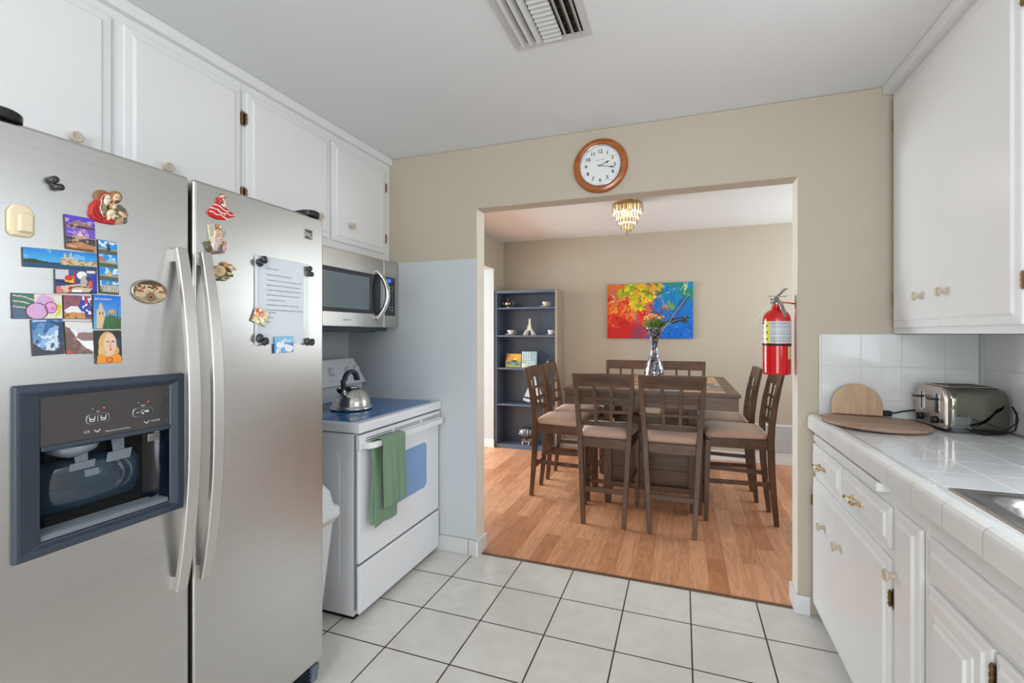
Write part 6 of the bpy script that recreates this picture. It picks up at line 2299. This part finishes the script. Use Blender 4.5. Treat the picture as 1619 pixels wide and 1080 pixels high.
# ================================================================== CHANDELIER
CH = Vector((-.425, 3.965, ZC))
t = thing('chandelier', 'small brass ceiling light with tiers of hanging crystals over the dining table', 'ceiling light', CH, 0)
m = MB(); m.lathe([(.060, -.0005), (.070, -.004), (.070, -.016), (.058, -.026), (.05, -.030)], CH, 40); m.build('canopy', 'brass_soft', t)
m = MB(); m.lathe([(.05, -.026), (.105, -.034), (.121, -.040), (.124, -.046), (.124, -.070), (.1215, -.073), (.1215, -.045), (.05, -.032)], CH, 56, cap=False); m.build('band', 'brass_soft', t)
m = MB()
for k in range(3):
    a = 2 * PI * k / 3 + .4
    m.ball((CH.x + .055 * math.cos(a), CH.y + .055 * math.sin(a), ZC - .085), (.014, .014, .026), 10)
m.build('bulb', 'bulb', t)
m = MB()
for r, z in ((.098, -.130), (.078, -.170), (.050, -.212), (.028, -.245)):
    m.lathe([(r + .002, z), (r + .002, z + .004), (r - .002, z + .004), (r - .002, z)], CH, 32, cap=False)
for k in range(4):
    a = PI / 2 * k
    m.tube([(CH.x + .1 * math.cos(a), CH.y + .1 * math.sin(a), ZC - .05), (CH.x + .098 * math.cos(a), CH.y + .098 * math.sin(a), ZC - .13), (CH.x + .028 * math.cos(a), CH.y + .028 * math.sin(a), ZC - .243)], .0015, 5)
m.build('frame_ring', 'brass', t)


def crystal_mesh(ln, w):
    m = MB()
    m.loft([[(w * .25 * math.cos(a), w * .25 * math.sin(a), 0) for a in [PI / 3 * k for k in range(6)]],
            [(w * .5 * math.cos(a), w * .32 * math.sin(a), -ln * .18) for a in [PI / 3 * k for k in range(6)]],
            [(w * .5 * math.cos(a), w * .32 * math.sin(a), -ln * .78) for a in [PI / 3 * k for k in range(6)]],
            [(w * .1 * math.cos(a), w * .1 * math.sin(a), -ln) for a in [PI / 3 * k for k in range(6)]]], 0, False)
    return m


protos = {}
for tier, (r, z, n, ln, w) in enumerate(((.121, -.066, 24, .058, .026), (.098, -.126, 22, .042, .022), (.078, -.166, 18, .042, .022), (.050, -.208, 12, .036, .020), (.028, -.242, 8, .036, .018), (.006, -.262, 3, .036, .016))):
    src = None
    for k in range(n):
        a = 2 * PI * k / n + tier * .2
        if src is None:
            src = crystal_mesh(ln, w).build('crystal', 'crystal', None)
            o = src
        else:
            o = src.copy()
            COL.objects.link(o)
        o.parent = t
        o.location = (r * math.cos(a), r * math.sin(a), z)
        o.rotation_euler = (0, 0, a + PI / 2)
lamp('chandelier_bulb', (CH.x, CH.y, ZC - .10), 8.0, .05, (1.0, .90, .74))

# ================================================================== BOOKCASE
BX0, BX1, BY0, BY1, BH = -2.047, -1.304, 5.052, 5.345, 1.822
t = thing('bookcase', 'tall dark slate bookcase with open shelves in the far left corner of the dining room', 'bookcase', ((BX0 + BX1) / 2, (BY0 + BY1) / 2, 0), 0)
m = MB().box(BX0, BX0 + .022, BY0, BY1, 0, BH); m.build('side_panel', 'bookcase', t, bevel=.0015)
m = MB().box(BX1 - .022, BX1, BY0, BY1, 0, BH); tag(m.build('side_panel', ['bookcase_side_sheen'], t, bevel=.0015), 'outer side of the bookcase with a painted-in beige reflection')
m = MB().box(BX0 + .022, BX1 - .022, BY0 + .001, BY1, BH - .030, BH - .001); m.build('top_panel', 'bookcase', t, bevel=.0015)
m = MB().box(BX0 + .022, BX1 - .022, BY1 - .008, BY1 - .002, .02, BH - .03)
bp = m.build('back_panel', 'bookcase', t)
m = MB()
for x in (-1.795, -1.54):
    m.box(x - .004, x + .004, BY1 - .0095, BY1 - .008, .06, BH - .03)
m.build('panel_seam', 'disp_grey', bp)
SH = [.045, .510, .928, 1.305, 1.626]
for z in SH:
    m = MB().box(BX0 + .022, BX1 - .022, BY0 + (.002 if z < .1 else .006), BY1 - .008, z - .018, z)
    m.build('shelf', 'bookcase', t, bevel=.0015)
MB().box(BX0 + .022, BX1 - .022, BY0 + .004, BY0 + .018, .0005, .027).build('kick_board', 'bookcase', t)
m = MB()
for y in (BY0 + .045, BY1 - .055):
    for k in range(46):
        z = .09 + k * .032
        if any(abs(z - s + .009) < .018 for s in SH):
            continue
        m.disc((BX0 + .022, y, z), .0028, .0008, 8, 0, 'x')
m.build('pin_hole', 'mark_grey', t)


def cup(name, label, x, y, z, mat_, s=1.0, rz=0.0):
    t = thing(name, label, 'teacup', (x, y, z), rz, 'teacups on the bookcase shelves')
    W = WM[t.name]
    m = MB(); m.M = W.copy(); m.lathe([(.020 * s, .0006), (.032 * s, .001), (.056 * s, .009), (.066 * s, .0125), (.065 * s, .0145), (.050 * s, .0105), (.022 * s, .006), (.0005, .006)], n=32); m.build('saucer', mat_, t)
    m = MB(); m.M = W.copy(); m.lathe([(.017 * s, .0065), (.019 * s, .010), (.018 * s, .014), (.030 * s, .026), (.038 * s, .044), (.043 * s, .060), (.0415 * s, .060), (.035 * s, .042), (.024 * s, .020), (.0005, .016)], n=32); c = m.build('cup', mat_, t)
    m = MB(); m.M = W.copy(); m.tube([(.038 * s + .020 * s * math.sin(PI * k / 8) * 1.2, 0, .052 - .030 * k / 8) for k in range(9)], .0028, 7); m.build('handle', mat_, c)
    return t


zS = lambda k: SH[k] + .0004
# silver teapot
TP = Vector((-1.918, 5.14, zS(4)))
t = thing('teapot', 'silver teapot on the top shelf of the bookcase', 'teapot', TP, 0)
m = MB(); m.lathe([(.022, 0), (.026, .003), (.020, .010), (.034, .022), (.045, .040), (.043, .060), (.030, .074), (.020, .080), (.019, .086)], TP, 32); m.build('pot_body', 'silver_old', t)
m = MB(); m.lathe([(.021, .085), (.018, .091), (.010, .097), (.004, .100), (.003, .106), (.006, .110), (.004, .116), (.0005, .118)], TP, 24); m.build('lid', 'silver_old', t)
m = MB(); m.tube([TP + Vector(p) for p in ((-.038, 0, .036), (-.056, 0, .046), (-.066, 0, .064), (-.078, 0, .078))], [.009, .007, .005, .004], 10); m.build('spout', 'silver_old', t)
m = MB(); m.tube([TP + Vector((.036 + .038 * math.sin(PI * k / 10), 0, .070 - .046 * k / 10 + .012 * math.sin(PI * k / 10))) for k in range(11)], .0032, 8); m.build('handle', 'silver_old', t)
cup('teacup', 'flower-patterned teacup on a saucer, on the top shelf of the bookcase', -1.455, 5.13, zS(4), 'porcelain_pattern', 1.0, -.3)
cup('teacup', 'cream teacup on a wide saucer at the left end of the second shelf', -1.885, 5.14, zS(3), 'ceramic', 1.02, .2)
cup('teacup', 'plain white teacup on a saucer at the right end of the second shelf', -1.402, 5.14, zS(3), 'ceramic', .80, 0)
# little tower
TW = Vector((-1.650, 5.14, zS(3)))
t = thing('tower_figurine', 'small white patterned lattice tower figurine in the middle of the second shelf', 'figurine', TW, 0)
def sq(h, z):
    return [(TW.x - h, TW.y - h, TW.z + z), (TW.x + h, TW.y - h, TW.z + z), (TW.x + h, TW.y + h, TW.z + z), (TW.x - h, TW.y + h, TW.z + z)]
m = MB()
for sx in (-1, 1):
    for sy in (-1, 1):
        m.bar([(TW.x + sx * .052, TW.y + sy * .052, TW.z), (TW.x + sx * .036, TW.y + sy * .036, TW.z + .040), (TW.x + sx * .026, TW.y + sy * .026, TW.z + .062)], [.022, .020, .018], [.022, .020, .018])
m.loft([sq(.036, .056), sq(.036, .066)], 0, False)
m.loft([sq(.028, .066), sq(.021, .095), sq(.0205, .098), sq(.024, .100), sq(.024, .107), sq(.017, .108), sq(.011, .15), sq(.0085, .185), sq(.0105, .187), sq(.0105, .192), sq(.004, .194)], 0, False)
m.build('tower', 'porcelain_pattern', t, bevel=.001)
# sunset picture
def frame(name, label, x0, x1, y, z0, h, cv, lean, edge, cat):
    t = thing(name, label, cat, ((x0 + x1) / 2, y, z0), 0)
    R_ = Matrix.Translation((0, y, z0)) @ Matrix.Rotation(math.radians(-lean), 4, 'X')
    m = MB(); m.M = R_; m.box(x0, x1, 0, .014, .001, h, 0, C(*edge)); m.build('board', 'printed', t, bevel=.001)
    m = MB(); m.M = R_; m.canvas(cv, (x0 + .003, -.0006, .004), (x1 - x0 - .006, 0, 0), (0, 0, h - .007)); m.build('picture', 'printed', t)
    return t
cv = Canvas(56, 44, (226, 190, 70), (226, 120, 50))
cv.rect(0, 0, 1, .40, (80, 130, 140)).mask((fbm(56, 44, 7, 1.3, rg) > .52) & (cv.V < .40), (150, 180, 130), .7).poly([(.3, .40), (.45, .52), (.7, .54), (.75, .40)], (40, 44, 46)).ell(.62, .62, .10, .10, (250, 226, 120)).rect(0, .55, .1, 1, (60, 40, 30), .7).ell(.12, .9, .16, .16, (56, 70, 40)).rect(0, 0, 1, .16, (196, 180, 90), .7).mask((fbm(56, 44, 5, 1.3, rg) > .56) & (cv.V > .5), (240, 150, 60), .6)
frame('picture_panel', 'small painted sunset beach picture leaning on the third shelf of the bookcase', -1.945, -1.752, 5.120, zS(2), .165, cv, 8, (60, 40, 30), 'picture')
# mirrored block frame
t = thing('block_frame', 'square pale blue frame with glass studs, beside the sunset picture', 'frame', (-1.650, 5.12, zS(2)), 0)
R_ = Matrix.Translation((0, 5.108, zS(2))) @ Matrix.Rotation(math.radians(-6), 4, 'X')
m = MB(); m.M = R_; m.box(-1.742, -1.560, 0, .020, .001, .192); fo = m.build('frame', 'glass_block', t, bevel=.002)
m = MB(); m.M = R_
for i in range(6):
    for j in range(7):
        if (i < 4 and j >= 3) or (i >= 2 and j < 3):
            x = -1.728 + i * .028
            z = .020 + j * .0255
            m.hexa([(x - .009, 0, z - .008), (x + .009, 0, z - .008), (x + .009, 0, z + .008), (x - .009, 0, z + .008), (x - .005, -.005, z - .004), (x + .005, -.005, z - .004), (x + .005, -.005, z + .004), (x - .005, -.005, z + .004)])
m.build('glass_stud', 'ceramic', fo)
m = MB(); m.M = R_; m.box(-1.738, -1.690, -.0008, .0, .006, .05); m.build('pink_card', 'bloom_cream', fo)
# small dark figurine and red box, mostly hidden behind the chair back
t = thing('small_ornament', 'tiny dark round ornament near the right end of the third shelf', 'ornament', (-1.432, 5.15, zS(2)), 0)
m = MB(); m.lathe([(.022, 0), (.024, .006), (.010, .016), (.008, .04), (.020, .058), (.024, .074), (.018, .090), (.006, .098), (.007, .104), (.0005, .108)], (-1.432, 5.15, zS(2)), 24); m.build('ornament_body', 'pewter', t)
m = MB(); m.box(-1.395, -1.345, 5.10, 5.14, zS(2), zS(2) + .062)
tag(m.build('small_box', 'bloom_red', None, bevel=.002), 'small red box at the right end of the third shelf', 'box')
# sailboat
SB = Vector((-1.60, 5.15, zS(1)))
t = thing('model_sailboat', 'model sailboat with white sails on the fourth shelf, behind the left chair', 'model boat', SB, 0)
m = MB()
rings = []
for i in range(13):
    u = -1 + 2 * i / 12
    w = .030 * (1 - abs(u) ** 2.2) + .0012
    hx = .135 * u
    zt = .052 + .018 * u * u
    kz = .010 + .030 * abs(u) ** 3
    rings.append([(SB.x + hx, SB.y - w, SB.z + zt), (SB.x + hx, SB.y - w * .8, SB.z + (zt + kz) / 2 - .006), (SB.x + hx, SB.y, SB.z + kz), (SB.x + hx, SB.y + w * .8, SB.z + (zt + kz) / 2 - .006), (SB.x + hx, SB.y + w, SB.z + zt)])
m.loft(rings, 0, True)
m.build('hull', 'boat_hull', t)
m = MB(); m.box(SB.x - .03, SB.x + .03, SB.y - .02, SB.y + .02, SB.z, SB.z + .004); m.box(SB.x - .02, SB.x - .015, SB.y - .018, SB.y + .018, SB.z, SB.z + .018); m.box(SB.x + .015, SB.x + .02, SB.y - .018, SB.y + .018, SB.z, SB.z + .018); m.build('stand', 'espresso', t)
m = MB(); m.tube([SB + Vector((.0, 0, .04)), SB + Vector((0, 0, .355))], .003, 8); m.build('mast', 'boat_hull', t)
m = MB(); m.prism([(SB.x - .006, SB.z + .345), (SB.x - .120, SB.z + .085), (SB.x - .006, SB.z + .075)], 'y', SB.y - .001, SB.y + .001); m.build('sail', 'sail', t)
m = MB(); m.prism([(SB.x + .006, SB.z + .340), (SB.x + .105, SB.z + .085), (SB.x + .006, SB.z + .085)], 'y', SB.y - .001, SB.y + .001); m.build('sail', 'sail', t)
# barrel on cradle
BR = Vector((-1.690, 5.15, zS(0)))
t = thing('model_barrel', 'small pewter-coloured barrel on a cradle on the bottom shelf', 'ornament', BR, 0)
m = MB(); m.lathe([(.0005, -.068), (.052, -.068), (.056, -.066), (.067, -.03), (.070, 0), (.067, .03), (.056, .066), (.052, .068), (.0005, .068)], BR + Vector((0, 0, .132)), 32, 0, 'x'); bb = m.build('barrel', 'pewter', t)
m = MB()
for x, r in ((-.064, .058), (-.030, .069), (.030, .069), (.064, .058)):
    m.lathe([(r - .001, x - .004), (r + .002, x - .004), (r + .002, x + .004), (r - .001, x + .004)], BR + Vector((0, 0, .132)), 32, 0, 'x', cap=False)
m.build('hoop', 'alu', bb)
m = MB(); m.tube([BR + Vector((-.066, 0, .115)), BR + Vector((-.095, 0, .113)), BR + Vector((-.095, 0, .098))], .005, 8); m.lathe([(.004, .113), (.010, .122), (.004, .130)], BR + Vector((-.085, 0, 0)), 10); m.build('tap', 'silver_old', bb)
m = MB()
for x in (-.038, .038):
    m.bar([BR + Vector((x, -.050, .0)), BR + Vector((x, -.030, .030)), BR + Vector((x, -.036, .072))], .012, .012)
    m.bar([BR + Vector((x, .050, .0)), BR + Vector((x, .030, .030)), BR + Vector((x, .036, .072))], .012, .012)
m.box(BR.x - .055, BR.x + .055, BR.y - .034, BR.y - .024, BR.z + .026, BR.z + .040)
m.box(BR.x - .055, BR.x + .055, BR.y + .024, BR.y + .034, BR.z + .026, BR.z + .040)
m.build('cradle', 'alu', t)
# kitchen ceiling lamp behind the viewer
t = thing('kitchen_ceiling_lamp', 'round frosted glass lamp on the kitchen ceiling, just behind the viewer', 'ceiling light', (-.35, -.7, ZC), 0)
m = MB(); m.lathe([(.15, -.0005), (.155, -.006), (.155, -.022), (.148, -.026)], (-.35, -.7, ZC), 40); m.build('lamp_base', 'chrome', t)
m = MB(); m.lathe([(.146, -.0265), (.140, -.050), (.115, -.078), (.07, -.096), (.0005, -.102)], (-.35, -.7, ZC), 40); m.build('lamp_shade', 'lamp_glass', t)
